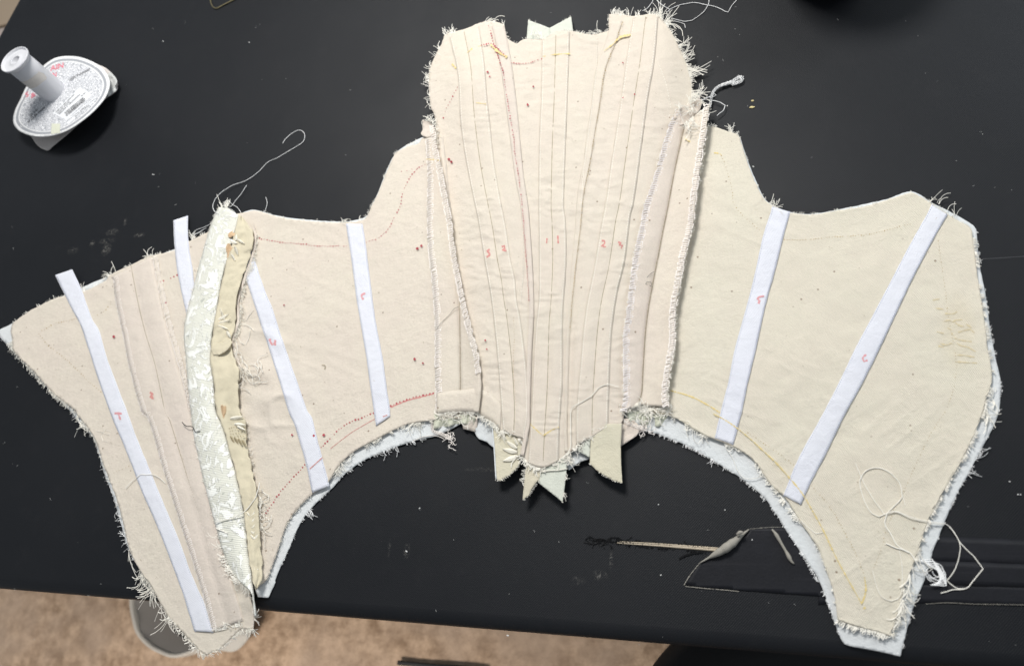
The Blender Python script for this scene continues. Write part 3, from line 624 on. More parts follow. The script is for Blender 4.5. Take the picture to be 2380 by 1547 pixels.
# --- lining, peeping out all round
LIN_L = A('0,766 28,752 120,700 300,622 480,548 560,497 575,491 592,488 650,503 724,512 805,515 852,503 864,478 880,445 895,405 911,370 925,352 950,336 982,320 1005,318 1040,500 1075,760 1110,960 1080,978 1050,996 1010,1013 973,1021 911,1041 864,1060 830,1079 799,1104 774,1132 740,1163 712,1194 690,1231 672,1274 650,1321 639,1349 641,1351 624,1388 600,1386 585,1340 588,1300 560,1370 560,1420 520,1440 470,1450 420,1415 385,1395 340,1345 300,1275 282,1216 266,1160 244,1101 232,1060 216,1015 190,985 160,950 100,890 34,818 0,782')
sheet('lining', LIN_L, LINING, cs, LN, .5, 6, zlin, False, .25)
LIN_R = A('1560,300 1650,297 1692,309 1717,318 1731,357 1750,407 1776,462 1800,480 1838,494 1887,498 1965,484 2058,464 2117,446 2165,472 2215,497 2260,524 2267,533 2275,614 2288,682 2298,754 2310,822 2321,870 2324,893 2319,958 2300,1005 2266,1067 2247,1104 2222,1147 2192,1216 2179,1250 2167,1278 2151,1337 2126,1396 2108,1455 2091,1524 2046,1513 1977,1500 1962,1495 1952,1480 1937,1439 1918,1386 1897,1337 1862,1284 1831,1240 1809,1203 1794,1181 1775,1155 1729,1116 1667,1076 1620,1048 1589,1032 1543,1014 1511,1001 1487,995 1440,960 1480,700')
sheet('lining', LIN_R, LINING, cs, LN, .5, 6, zlin, False, .25)
for s, m, h in (('1100,970 1150,975 1150,1040 1143,1037 1130,1026 1114,1020 1105,1008 1101,996', LINING, 4), ('1320,1060 1335,1040 1372,1062 1368,1066 1345,1074 1330,1086 1322,1092 1314,1080', LINING, 4), ('1436,970 1470,975 1484,990 1484,1004 1476,1014 1455,1028 1442,1037 1436,1030', MUSLIN_P, 5)):
    sheet('lining_scrap', A(s), m, cs, h, .5, 4, lambda x, y: 1.5*fbm(x/14, y/14, 3), False, .2)
# --- outer satin showing at the lower edge
zt4 = lambda x, y: 9.0-0*x+1.2*fbm(x/40, y/40, 8)
def tail(s, m, h=0.0, st=4): return sheet('satin_tail', A(s), m, cs, h, .5, st, zt4, True, .12)
MINTY = cloth('satin_tail_cloth', (.67, .62, .48), (.65, .61, .48), speck=False, grain=.05, tw=.25); BEIGE = cloth('beige_tail_cloth', (.66, .60, .47), (.63, .58, .46), speck=False, grain=.05, tw=.25)
MINTC = cloth('pale_mint_cloth', (.66, .675, .595), (.64, .66, .585), speck=False, grain=.05, tw=.25)
t1 = tail('1142,984 1147,1042 1151,1112 1155,1113 1160,1118 1172,1110 1185,1103 1198,1090 1209,1076 1203,1060 1200,1040 1203,985', MINTY)
tail('1199,1015 1219,1018 1214,1058 1203,1060', MINTY, .6)
t2 = tail('1222,1060 1223,1076 1219,1110 1214,1161 1221,1156 1228,1151 1233,1141 1239,1130 1246,1120 1253,1114 1257,1089 1259,1070', BEIGE, .5)
t3 = tail('1257,1070 1257,1089 1253,1104 1249,1119 1275,1140 1307,1166 1312,1130 1316,1092 1317,1060', MINTC)
t4 = tail('1371,985 1373,1010 1370,1076 1385,1091 1405,1105 1425,1115 1446,1122 1443,1080 1442,1037 1445,984', MINTY, .8)
tail('1338,1045 1345,1035 1372,1010 1371,1063', MINTC, -.4)
strip('satin_fold', '1142,990 1147,1045 1151,1112', '1145,990 1150,1045 1154,1113', LINING, cs, 0, .4, 3, 6, lambda x, y: zt4(x, y)+.8)
T = Tubes(); stitches(T, '1257,1096 1275,1093 1297,1092 1316,1089', 1.0, zt4, 2.0, 5.5, .0006)
T.build('satin_piping', FLOSS, t3)
def leaf(T, c, ln, wd, ang, zf, off, n=9):
    """satin stitch leaf: side by side floss stitches"""
    a = math.radians(ang); d = np.array([math.cos(a), math.sin(a)]); nn = np.array([-d[1], d[0]])
    for i in range(n):
        u = (i+.5)/n; w = wd*math.sin(math.pi*min(1, .12+u*.86)); p = c+d*ln*u
        q = np.array([p-nn*w*.5, p+d*ln/n*.4, p+nn*w*.5]); w3 = onto(q, off, zf); w3[1, 2] += .0005; T.add(w3, .00045)
T = Tubes()
for (c, l, w, an) in (((1202, 1042), 30, 9, 215), ((1202, 1050), 34, 11, 192), ((1202, 1060), 34, 11, 162), ((1203, 1034), 20, 6, 245)): leaf(T, np.array(c), l, w, an, zt4, .7, 14)
T.build('floss_embroidery', FLOSS, t1); T = Tubes(); inkline(T, '1198,1066 1191,1072 1188,1080 1188,1086', 1.0, 2, zt4); T.build('floss_stem', FLOSS, t1)
strip('satin_ruffle', '1010,962 1040,972 1075,962 1105,968', '1006,996 1045,990 1072,984 1100,990', MINT, cs, 2.5, .4, 6, 4, None, lambda u, v: 1.8*np.sin(u*19)*v-2*v, 2)
strip('satin_ruffle', '1455,950 1490,955 1520,950 1556,955', '1458,976 1480,984 1512,990 1544,988', MINT, cs, 1.5, .4, 6, 4, None, lambda u, v: 2.2*np.sin(u*17)*v-2.5*v, 2)
strip('satin_ruffle', '1072,966 1090,964 1110,968', '1076,996 1092,1000 1108,1004', MUSLIN_P, cs, 1.5, .4, 5, 4, None, lambda u, v: 1.0*np.sin(u*11)*v-2.0*v)
# tips of two ribbons standing above the neckline
sheet('ribbon_tip', A('1227.4,48 1252,57 1278,67 1285,100 1224,104 1224,84'), MINTC, cs, 1.0, .4, 4, lambda x, y: 5+0*x, True, .2)
sheet('ribbon_tip', A('1276,67 1300,54 1327,40 1331,70 1333,100 1280,100'), MINTC, cs, 1.6, .4, 4, lambda x, y: 5+0*x, True, .2)
# --- muslin panels
def bumps(x, y): return base(x, y)
BACK_L = A('29,753 36,747 71,722 127,694 152,688 199,676 248,651 256,639 310,614 351,595 404,583 441,561 484,539 505,525 520,700 510,850 520,1000 555,1200 575,1330 583,1392 590,1420 589,1457 576,1460 563,1457 545,1473 528,1490 510,1506 497,1511 480,1521 463,1508 431,1473 394,1433 373,1399 351,1358 326,1324 301,1274 287,1215 272,1160 250,1101 240,1076 225,1029 206,995 181,964 177,955 124,912 78,862 34,816 29.5,791 26,770')
sheet('back_panel', BACK_L, MUSLIN, cs, MU, .8, 5, None, False, .35, lift=1.2)
SIDE_L = A('540,500 560,496 590,490 600,491 650,505 725,515 805,518 840,513 852,505 864,480 880,447 896,407 911,373 920,357 945,342 973,334 982,321 1012,318 1030,420 1050,560 1072,720 1080,860 1085,972 1004,976 942,987 880,1017 818,1051 781,1088 765,1116 722,1150 694,1178 672,1206 660,1231 644,1281 619,1346 600,1362 570,1330 540,1200 500,1000 480,850 500,700')
sheet('side_panel', SIDE_L, MUSLIN, cs, MU, .8, 5, None, False, .35, lift=1.2)
SIDE_R = A('1575,330 1600,300 1648,295 1667,298 1692,307 1716,317 1729,357 1747,407 1772,460 1785,472 1800,484 1838,496 1887,499 1965,487 2011,480 2058,466 2117,449 2142,460 2164,475 2201,499 2254,530 2258,545 2263,583 2272,654 2282,713 2288,760 2294,810 2303,859 2303,890 2291,924 2282,959 2262,1010 2235,1067 2198,1129 2160,1200 2136,1268 2120,1315 2101,1361 2092,1402 2080,1442 2067,1476 2042,1467 1996,1455 1946,1439 1937,1377 1921,1330 1903,1278 1884,1247 1859,1212 1822,1153 1800,1135 1779,1110 1760,1079 1729,1051 1685,1029 1636,1010 1589,982 1558,967 1500,955 1500,800 1540,560')
def yst(x, y):
    m = sstep(0, 1, gauss(x, y, 2225, 772, 42, 88)*1.7-.25)
    r = 1-np.abs(2*vnoise(x/46+.3*np.sin(y/11), y/13, 33)-1); r2 = 1-np.abs(2*vnoise((x+y*.4)/40, (y-x*.35)/12, 35)-1)
    return m*.10
def zsr(x, y): return base(x, y)+1.5*yst(x, y)
sheet('side_panel', SIDE_R, MUSLIN_R, cs, MU, .8, 4.5, zsr, False, .35, attrf=yst, lift=1.2)
FRONT = A('1010,270 1001,248 996,202 998,165 1010,133 1026,103 1035,81 1054,76 1091,65 1110,56 1135,50 1160,54 1172,59 1175,84 1181,93 1200,103 1220,92 1260,93 1291,75 1322,73 1350,78 1375,82 1403,76 1415,71 1414,50 1415,34 1443,34 1468,39 1511,34 1530,37 1546,56 1561,78 1580,115 1595,149 1605,186 1608,224 1604,250 1590,330 1570,420 1540,580 1500,800 1450,960 1444,985 1410,990 1376,991 1375,1007 1357,1014 1339,1037 1314,1058 1289,1073 1262,1085 1248,1087 1226,1074 1212,1062 1217,1045 1219,1021 1203,1021 1203,1001 1164,1001 1148,983 1130,974 1110,960 1090,940 1075,800 1050,600 1030,430 1015,320')
sheet('front_panel', FRONT, MUSLIN, cs, MU, .8, 5, None, False, .35)
# --- boning channels: two raised tunnels either side of the seam ditch
def chan(u, v): return .35*(vnoise(u*70, v*1.6, 41)-.5)+.2*(vnoise(u*160, v*2.5, 43)-.5)+ .15+1.0*np.abs(np.sin(2*math.pi*v))**.8*sstep(0, .03, u)*sstep(1, .97, u)
LA = '1044,88 1063,174 1069,279 1079,357 1097,450 1110,511 1125,605 1141,698 1153,806 1162,915 1168,996'
LB = '1082,74 1091,140 1100,233 1110,326 1122,419 1135,478 1153,574 1166,667 1178,760 1190,868 1198,946 1199,1000'
LC = '1113,62 1125,140 1131,217 1141,310 1150,388 1166,478 1178,542 1187,605 1197,651 1201,698 1210,744 1223,853 1227,958 1219,1018'
C1 = '1259,92 1257,217 1252,342 1251,478 1252,574 1251,698 1244,760 1238,868 1234,958 1226,1074'
C2 = '1289,77 1285,248 1282,478 1280,636 1275,760 1268,946 1261,1086'
C3 = '1324,74 1319,217 1313,373 1310,478 1314,511 1316,605 1308,729 1307,884 1300,992 1298,1068'
R2 = '1471,41 1456,130 1443,224 1431,304 1418,385 1407,466 1393,542 1378,629 1359,729 1347,853 1338,958 1338,1032'
R3 = '1500,37 1493,84 1480,168 1471,236 1459,342 1437,478 1421,549 1403,667 1387,766 1373,915 1371,990'
R4 = '1529,40 1521,137 1505,230 1496,298 1480,419 1471,478 1465,499 1452,605 1434,682 1421,775 1415,915 1413,988'
for (a, b, c) in ((LA, LB, LC), (C1, C2, C3), (R2, R3, R4)):
    ch = strip('boning_channel', a, c, MUSLIN, cs, MU+.6, .6, 17, 3.5, None, chan, 0, 14 if a is C1 else 4)
    T = Tubes(); stitches(T, resample(A(a), 200)*.94+resample(A(c), 200)*.06, MU+1.3, None, 6.2, 4.2, .0004); stitches(T, resample(A(a), 200)*.06+resample(A(c), 200)*.94, MU+1.3, None, 6.2, 4.2, .0004)
    T.build('stitching', STITCH, ch, kind='stuff'); T = Tubes(); inkline(T, resample(A(a), 200)*.5+resample(A(c), 200)*.5, MU+.95, 1.5, None, True, .2); T.build('seam_ditch', BROWNT, ch)
# --- folded lips of the overlapping centre front
def lip(u, v): return .3+1.1*np.sin(math.pi*np.clip(v, 0, 1)*.55)
LE = '1172,62 1181,105 1190,155 1201,248 1207,310 1216,404 1227,478 1232,542 1238,636 1240,729 1235,822 1231,958 1231,985 1226,1010 1217,1058'
p = resample(A(LE), 120); w = np.interp(np.linspace(0, 1, 120), [0, .25, .6, 1], [30, 24, 12, 9])
strip('folded_lip', p-np.c_[w, 0*w], p, MUSLIN_P, cs, MU+.6, .7, 6, 6, None, lambda u, v: (.15+1.2*u)*np.sin(math.pi*v*.55))
R1 = '1446,50 1431,99 1406,165 1393,248 1384,298 1372,373 1359,435 1353,478 1347,542 1334,651 1325,760 1322,822 1320,900 1318,1000 1320,1050'
p1 = resample(A(R1), 120); w = np.interp(np.linspace(0, 1, 120), [0, .25, .6, 1], [26, 19, 9, 8])
strip('folded_lip', p1-np.c_[w, 0*w], p1, MUSLIN, cs, MU+.45, .6, 6, 6, None, lambda u, v: .35*np.sin(math.pi*v*.55))
# --- seam allowances
g = strip('seam_allowance', '990,322 990,357 993,404 992,478 993,558 1004,667 1010,760 1010,853 1012,912 1013,958', '1030,318 1040,400 1050,511 1062,651 1068,710 1069,760 1070,850 1070,958', MUSLIN, cs, MU+1.0, .7, 6, 6, None, lambda u, v: 1.4*np.sin(math.pi*v)-.6*v, 1.5)
T = Tubes(); inkline(T, '1067,650 1068,710 1069,800 1070,955', MU+1.3, 1.1, None, True); T.build('seam_ditch', BROWNT, g)
g2 = strip('seam_allowance', '1016,318 1026,400 1046,520 1064,660 1068,710 1069,760 1070,850 1070,955', '1008,292 1013,342 1026,397 1041,478 1048,511 1055,574 1069,651 1082,713 1097,775 1110,822 1116,868 1118,897 1112,958', MUSLIN, cs, MU+1.0, .8, 7, 6, None, lambda u, v: -.2+8.0*v**1.6*(1-.55*u), 1.2)
T = Tubes(4, .35); serge(T, '996,322 997,357 1000,404 999,478 1000,558 1011,667 1017,760 1017,853 1019,912 1019,955', 14, MU+1.9, None); T.build('serging', PINKT, g, kind='stuff')
T = Tubes(4, .35); zz = lambda x, y: base(x, y)+np.interp(y, [290, 955], [8.4, 4.0]); serge(T, '1004,292 1009,342 1021,397 1036,478 1043,511 1050,574 1064,651 1077,713 1092,775 1105,822 1111,868', 12, MU+.6, zz); T.build('serging', PINKT, g2, kind='stuff')
sheet('seam_end', A('981,279 985,281 994,283 1006,290 1010,318 1000,320 984,318 978,312 982,300'), MUSLIN_P, cs, 5.5, .5, 3, lambda x, y: 2*fbm(x/10, y/10, 4), False, .3)
# hem facing turned over the bottom of the left seam
strip('hem_band', '1015,914 1045,908 1070,906 1100,903 1117,900', '1015,960 1045,957 1070,956 1095,956 1112,957', MUSLIN, cs, MU+2.9, .3, 6, 5, None, lambda u, v: .4*np.sin(math.pi*v))
strip('hem_band', '1110,905 1130,909 1150,925 1165,940', '1110,958 1130,972 1147,981 1163,998', MUSLIN, cs, MU+.3, .3, 6, 5, None, lambda u, v: .3*np.sin(math.pi*v))
def rfl(u, v): return .3+1.3*np.sin(math.pi*np.clip(v*2, 0, 1))*(v < .5)+9*np.clip(v-.5, 0, 1)**1.5*2*(1-.25*u)
RL = '1571,258 1549,310 1530,379 1508,450 1496,480 1487,533 1474,589 1465,651 1456,729 1449,775 1449,868 1449,930 1442,956'
RM = '1592,285 1586,310 1567,397 1552,478 1539,542 1524,620 1508,704 1499,775 1494,850 1490,915 1481,940'
RR = '1648,243 1639,310 1626,388 1614,478 1611,511 1592,589 1580,654 1567,729 1567,791 1555,868 1549,915 1553,945'
g3 = strip('seam_allowance', RL, RM, MUSLIN_P, cs, MU+1.2, .7, 7, 6, None, lambda u, v: 1.6*np.sin(math.pi*v)+1.2*(1-v), 1.2)
g4 = strip('seam_allowance', RM, RR, MUSLIN, cs, MU+1.2, .8, 9, 6, None, lambda u, v: -.3+10.0*v**1.4*(1-.35*u)+.8*np.sin(u*23)*v, 1.2)
def shift(s, dx): return A(s)+np.array([dx, 0])
T = Tubes(4, .35); zr3 = lambda x, y: base(x, y)+1.8; serge(T, shift(RL, 6), 14, MU+1.4, zr3); T.build('serging', SHADOWY, g3, kind='stuff')
T = Tubes(4, .35); zr4 = lambda x, y: base(x, y)+np.interp(y, [243, 945], [9.6, 6.4]); serge(T, shift(RR, -6), 14, MU+1.4, zr4); T.build('serging', PINKT, g4, kind='stuff')
T = Tubes(); inkline(T, RM, MU+1.9, 1.3, None); T.build('seam_ditch', BROWNT, g4)
sheet('seam_end', A('1571,258 1590,246 1612,236 1622,226 1632,236 1626,256 1608,272 1590,290 1578,292 1566,276'), MUSLIN_P, cs, 3.2, .5, 3, lambda x, y: base(x, y)+4.0*fbm(x/7, y/12, 4), False, .4)
# --- back seam strip with serged edges
SE1 = '260,645 264,651 270,704 286,778 301,853 329,955 342,967 361,1023 382,1097 413,1194 444,1290 472,1380 494,1464'
SE2 = '352,597 354,600 370,679 389,760 410,834 432,915 447,975 470,1080 500,1200 520,1290 548,1380 566,1440'
MID = '305,618 323,710 339,775 361,847 385,959 395,976 432,1094 460,1184 485,1265 510,1333 535,1411 548,1460'
g5 = strip('seam_allowance', SE1, SE2, MUSLIN_P, cs, MU+.7, .7, 13, 7, None, lambda u, v: 1.0*np.abs(np.sin(2*math.pi*v)), 1.2)
T = Tubes(4, .35); serge(T, shift(SE1, 6), 12, MU+1.7, None, 4.6, .0004); serge(T, shift('352,597 354,600 370,679 389,760 410,834 432,915 440,950', 6), 11, MU+1.7, None, 4.6, .0004); T.build('serging', PINKT, g5, kind='stuff')
T = Tubes(); inkline(T, MID, MU+1.0, 1.2, None); stitches(T, MID, MU+1.1, None, 6, 3.4, .0003); T.build('seam_ditch', BROWNT, g5)
# --- white twill tapes
def tape(L, R, numb=None, nm='pen_mark', pm=None, top=.5, stitch=True, off=TP, m=None):
    t = strip('twill_tape', L, R, TAPE, cs, off, .55, 7, 6, None, lambda u, v: .25*np.sin(math.pi*v)+.25*vnoise(u*22, v*1.5, 6), .9)
    if stitch:
        n = 220; a, b = resample(A(L), n), resample(A(R), n); T = Tubes(); i0 = int(top*n*.0)
        stitches(T, (a*.93+b*.07)[i0:], off+.32, None, 5.5, 3.2, .00028); stitches(T, (a*.07+b*.93)[i0:], off+.32, None, 5.5, 3.2, .00028); T.build('stitching', TSTITCH, t, kind='stuff')
    if numb:
        T = Tubes()
        for s in numb: inkline(T, s, off+.55, 4.2)
        T.build(nm, PINKPEN, t)
    return t
lift0 = lambda u: 0
tape('129,640 150,682 165,713 187,754 202,797 227,875 257,959 286,1029 305,1076 330,1141 367,1225 401,1312 423,1371 444,1439 452,1465', '168,626 190,673 215,741 230,766 249,831 280,915 297,959 317,1014 345,1082 382,1172 417,1256 444,1330 466,1380 473,1394 496,1468', ['267,960 275,960 284,961', '276,961 278,967 281,975'])
tape('403.6,513 406,567 412,629 421,673 432,723 438,760', '437,501.5 437,542 441,583 449,629 451,657 458,700 464,740')
tape('560,610 571,645 590,704 600,735 622,800 644,868 672,959 684,986 703,1048 715,1094 725,1144', '578,560 587,586 600,628 619,682 632,713 650,769 672,834 694,896 715,955 725,970 737,1017 750,1066 766,1128', ['627,787 629,794 633,801 638,798 640,790', '640,790 640,797 640,803'])
tape('804,520.8 815,592 830,704 849,816 861,900 869,959 874,989', '842.7,520.8 849,561 858,629 867,704 877,769 889,831 900,909 906,950 907,966', ['849,682 843,684 840,688 842,693 845,696'])
tape('1793,481 1790,495 1772,549 1751,645 1729,729 1707,809 1692,884 1673,959 1660,1017', '1836,493 1822,542 1803,620 1779,707 1757,806 1735,900 1723,959 1716,985 1704,1033', ['1775,688 1765,690 1759,693', '1759,693 1764,699 1762,706'])
tape('2164,476 2151,502 2114,567 2086,620 2052,685 2021,744 1983,816 1952,881 1912,959 1853,1067 1819,1150', '2201,500 2176,542 2123,642 2089,713 2055,785 2024,850 1990,915 1965,959 1912,1067 1881,1125 1861,1172', ['2012,824 2005,829 2004,834 2007,840 2015,837'])
# --- brocade facing and ecru satin turned out over the left back seam
BL = '509,482 500,500 484,542 463,617 447,679 432,738 428,782 432,830 435,868 444,959 453,1023 466,1085 478,1135 503,1228 522,1290 540,1330 562,1354 584,1376 588,1400 590,1430'
BR = '530,484 556,502 547,536 532,589 516,648 500,738 491,791 490,837 497,900 502,959 513,980 528,1029 547,1100 563,1172 572,1240 575,1274 583,1327 592,1395 597,1432'
def bprof(u, v): return 4.2*np.sin(math.pi*np.clip(v*.9+.02, 0, 1))**.45*(1-.25*u)+1.6*(vnoise(u*16, v*2, 23)-.5)+.7*vnoise(u*40, v*3, 3)
bf = strip('brocade_facing', BL, BR, BROC, cs, MU+1.4, .7, 13, 5, None, bprof, 1.5)
EL = '556,502 548,536 533,589 517,648 501,738 492,791 491,815'
ER = '562,503 587,539 591,555 583,590 575,614 565,640 556,667 549,690 547,704 548,747 541,775 535,791'
def eprof(u, v): return 5.6-2.6*v+2.2*(vnoise(u*9, v*2.2, 12)-.4)*v+2.0*(vnoise(u*17+v*2, v*2.5, 15)-.5)+.9*vnoise(u*38, v*4, 5)
ef = strip('satin_facing', EL, ER, ECRU, cs, MU+1.2, .6, 12, 4, None, eprof, 4.0)
sheet('satin_fold', A('490,812 505,800 520,796 536,786 540,796 530,812 512,824 497,826'), ECRU, cs, MU+6.6, .4, 3, lambda x, y: base(x, y)+1.6*fbm(x/12, y/12, 6), False, .2)
EL2 = '491,815 490,837 498,900 503,959 514,980 529,1029 548,1100 564,1172 573,1240 576,1274 584,1327 594,1372'
ER2 = '534,795 545,834 556,856 556,880 553,900 558,959 570,980 572,1023 587,1097 597,1147 603,1245 609,1303 608,1347 597,1370'
ef2 = strip('satin_facing', EL2, ER2, ECRU, cs, MU+1.0, .6, 12, 4, None, eprof, 4.0)
strip('muslin_edge', '590,520 592,556 585,592 577,616 559,667 550,704 551,748 538,790 548,832 559,856', '597,545 596,560 590,595 581,620 565,668 555,706 556,749 543,793 554,832 565,858', MUSLIN_P, cs, MU+1.2, .5, 4, 4, None, lambda u, v: 1.2*(1-v)+.8*vnoise(u*30, v, 3), 2)
zef = lambda x, y: base(x, y)+5.2
def motif(lv, off, n, m, par, nm='floss_motif'):
    T = Tubes()
    for (c, l, w, an) in lv: leaf(T, np.array(c), l, w, an, zef, MU+off, n)
    T.build(nm, m, par, kind='stuff')
motif([((540, 548), 18, 9, -20), ((533, 566), 26, 13, 95), ((540, 575), 30, 12, 110), ((533, 552), 16, 10, -60)], 1.3, 14, PEACH, ef)
motif([((535, 560), 18, 8, 20), ((546, 572), 22, 7, 70), ((548, 560), 14, 6, -80), ((538, 590), 18, 5, 60), ((550, 556), 22, 5, 30)], 1.8, 11, FLOSS, ef)
motif([((504, 745), 32, 6, -28), ((502, 752), 36, 5, -14), ((506, 756), 26, 5, 20), ((528, 770), 16, 7, 60), ((512, 716), 34, 5, 70)], 1.3, 13, FLOSS, ef)
motif([((507, 730), 24, 9, 85)], 1.0, 12, PEACH, ef)
motif([((535, 972), 30, 7, -8), ((545, 985), 26, 8, 5), ((552, 990), 20, 6, 25)], .9, 12, FLOSS, ef2)
motif([((516, 940), 32, 9, 80), ((524, 942), 30, 8, 100)], 1.0, 13, PEACH, ef2)
motif([((583+k*2, 1200+k*13), 15, 5, a) for k in range(5) for a in (-50, -130)], .2, 8, FLOSS, ef2)
motif([((588+k, 1330-k*8), 12, 5, -60+k*60) for k in range(3)], -.2, 8, FLOSS, ef2)
T = Tubes()
for k in range(4): dots(T, np.array([[533+k*2, 994+k*7], [556+k*2, 991+k*7], [572, 996+k*7]]), MU+1.2, zef, 5, 1.5, .4, 0)
for k in range(4): leaf(T, np.array((536+k*9, 1012+k*3)), 18, 5, 60, zef, MU+.6, 8)
T.build('ecru_motif', plain('ecru_floss', (.50, .42, .27), .4), ef2, kind='stuff')
# --- pen marks, chalk and stitched guide lines
def marks(nm, m, fn): T = Tubes(); fn(T); return T.build(nm, m, cs, kind='stuff')
MK = MU+.28
def reds(T):
    dots(T, '592,548 600,553 647,563 694,567 740,572 805,572', MK, None, 6, 1.5); dots(T, '852,563 880,553 902,533 914,511 930,479 936,450 951,416 970,393 987,383', MK, None, 7, 1.6)
    dots(T, '933,399 970,393', MK, None, 9, 1.1); dots(T, '1007,913 948,927 908,943', MK, None, 7, 1.9); dots(T, '868,960 818,979 787,999 746,1040', MK, None, 7, 1.9); dots(T, '709,1080 681,1110 653,1141 631,1172 619,1192', MK, None, 7, 1.8)
    dots(T, '1135,62 1153,118 1169,171', MU+2.0, None, 5.5, 1.5); dots(T, '1169,171 1184,264 1194,326 1198,373 1201,382 1210,450 1216,511 1224,620 1229,698', MU+2.4, None, 5.5, 1.35)
    dots(T, '1119,107 1140,103 1150,108 1163,120 1175,131', MU+2.0, None, 5, 1.8); dots(T, '1189,147 1205,149 1225,148 1245,143 1259,138', MU+1.0, None, 5, 1.6)
    dots(T, '1074,183 1062,205 1050,230 1036,255 1030,275', MK+.2, None, 7, 1.5)
    for (x, y, r) in ((1239, 202, 2.6), (1226, 244, 2.6), (1133, 168, 2.2), (1138, 179, 2.2), (1043, 371, 2.4), (1049, 377, 2.4), (970, 578, 2.5), (979, 572, 2.5), (752, 1010, 2.6), (729, 1011, 2.4), (679, 1010, 2.4), (265, 782, 2.6), (386, 703, 2.0), (963, 834, 2.4), (983, 844, 2.2), (660, 709, 2.2), (1127, 791, 2.2), (1131, 811, 2.2), (1448, 228, 1.8), (1445, 301, 2), (1447, 147, 1.8), (1474, 220, 1.6)):
        dots(T, np.array([[x, y], [x+.1, y]]), MK+1.0, None, 9, r, .2, 0)
    dots(T, '374,654 392,649 412,640', MK, None, 6, 1.8)
marks('red_dotted_line', RED, reds)
def redl(T):
    inkline(T, '1007,915 948,930 908,946', MK-.1, 3.2); inkline(T, '871,973 818,1004 768,1042', MK, 1.3); inkline(T, '750,1062 720,1089', TP+.6, 2.0); inkline(T, '890,968 900,964', TP+.6, 2.0)
marks('pale_red_line', REDL, redl)
def yel(T):
    for s, o, w in (('1557,907 1605,921 1648,943 1673,959', MK, 3.2), ('1657,961 1685,976 1713,995 1744,1020 1774,1048 1801,1073 1834,1110 1862,1144 1881,1175 1912,1231 1940,1290 1965,1337 2002,1402', TP+.4, 3.0), ('2002,1402 2011,1371 2008,1340', MK, 4.0), ('2006,1410 2010,1413', MK, 5),
                    ('1260,133 1289,128 1325,126', MU+1.7, 3.0), ('1085,124 1100,113 1119,107', MU+1.5, 3), ('1140,105 1158,122 1178,134', MU+2.0, 5), ('1403,120 1425,103 1440,88 1465,82', MU+1.9, 4), ('991,371 1010,372 1024,374', MU+2.2, 3), ('1590,322 1600,329 1622,334', MU+4.0, 3.0), ('1658,356 1672,358 1676,362', MK, 3.4), ('1232,985 1248,1000 1262,1012 1280,1000 1298,992', MU+1.8, 3.0), ('1050,150 1060,160', MK+.5, 3), ('1106,240 1130,243', MU+1.8, 2)):
        inkline(T, s, o, w*.75, None, False, .75)
marks('yellow_chalk_line', YEL, yel)
def yd(T):
    dots(T, '1446,53 1431,99 1406,165 1393,248 1384,298 1372,373 1359,435 1353,478 1347,542 1334,651 1325,760', MU+2.2, None, 5, 1.1)
    dots(T, '1676,362 1690,400 1700,440 1706,478 1740,515 1770,540', MK, None, 7, 1.0); dots(T, '1822,558 1872,558 1934,552 2011,546 2058,536 2114,521', MK, None, 6, 1.15)
    dots(T, '2179,561 2195,673 2204,750 2213,791 2221,853 2213,909 2195,955 2160,1010 2123,1088 2101,1135 2064,1215 2046,1278 2024,1330', MK, zsr, 7, 1.0, .5, .15)
    dots(T, '1713,990 1760,1020 1843,1080 1887,1129 1924,1172 1949,1212 1971,1253 1990,1290 2005,1330', MK, None, 7, 1.1, .5, .1); dots(T, '180,741 130,752 90,773 110,800 140,823 176,855 205,884 235,910', MK, None, 6, 1.1, .6, .1); dots(T, '220,735 240,725 258,708', MK, None, 6, 1.1)
    dots(T, '258,1102 300,1083', MK, None, 6, 1.1); dots(T, '1193,720 1195,780 1193,850 1198,940', MU+1.8, None, 6, .9)
marks('ochre_dotted_line', YELD, yd)
def crease(T):
    for s in '1330,860 1370,850 1400,862 1420,850 1470,845|1340,800 1400,802 1430,785|1420,870 1450,890 1480,895|1440,940 1490,925 1530,915 1560,945|1390,945 1420,985 1470,1000 1540,1010|1430,1020 1460,1040 1510,1050 1570,1085|1300,1020 1350,1035 1390,1020|1280,935 1330,948|1430,1110 1480,1112 1560,1125|1430,1160 1500,1165 1580,1170|1270,760 1330,768|1250,700 1300,690|1290,1042 1330,1050|1500,880 1540,905|1360,905 1390,925'.split('|'): inkline(T, A(s)*.3105+np.array([1778.6, 480.4]), MK, 2.6, zsr, False, .6)
marks('yellowed_crease', plain('yellowed_crease', (.70, .60, .40), .9), crease)
def nums(T):
    for s in ('1271,554 1270,566', '1296,548 1297,566', '1398,560 1404,560 1405,566 1398,573 1408,574', '1436,563 1442,565 1439,570 1446,571 1443,578', '1138,580 1132,583 1136,588 1138,593 1131,598', '1166,574 1172,572 1173,578 1167,582 1177,583', '349,911 356,916 350,922 357,926 352,916'): inkline(T, s, MU+1.9, 4.0)
marks('handwritten_number', REDL, nums)
def wst(T):
    stitches(T, '1533,155 1546,192 1555,233 1558,250', MU+.3, None, 6, 4, .0003); stitches(T, '1387,90 1385,171 1372,280 1356,400 1350,478', MU+1.0, None, 6, 4, .0003); stitches(T, '1215,510 1216,620 1210,700', MU+.9, None, 7, 4, .0003)
marks('guide_stitching', STITCH, wst)
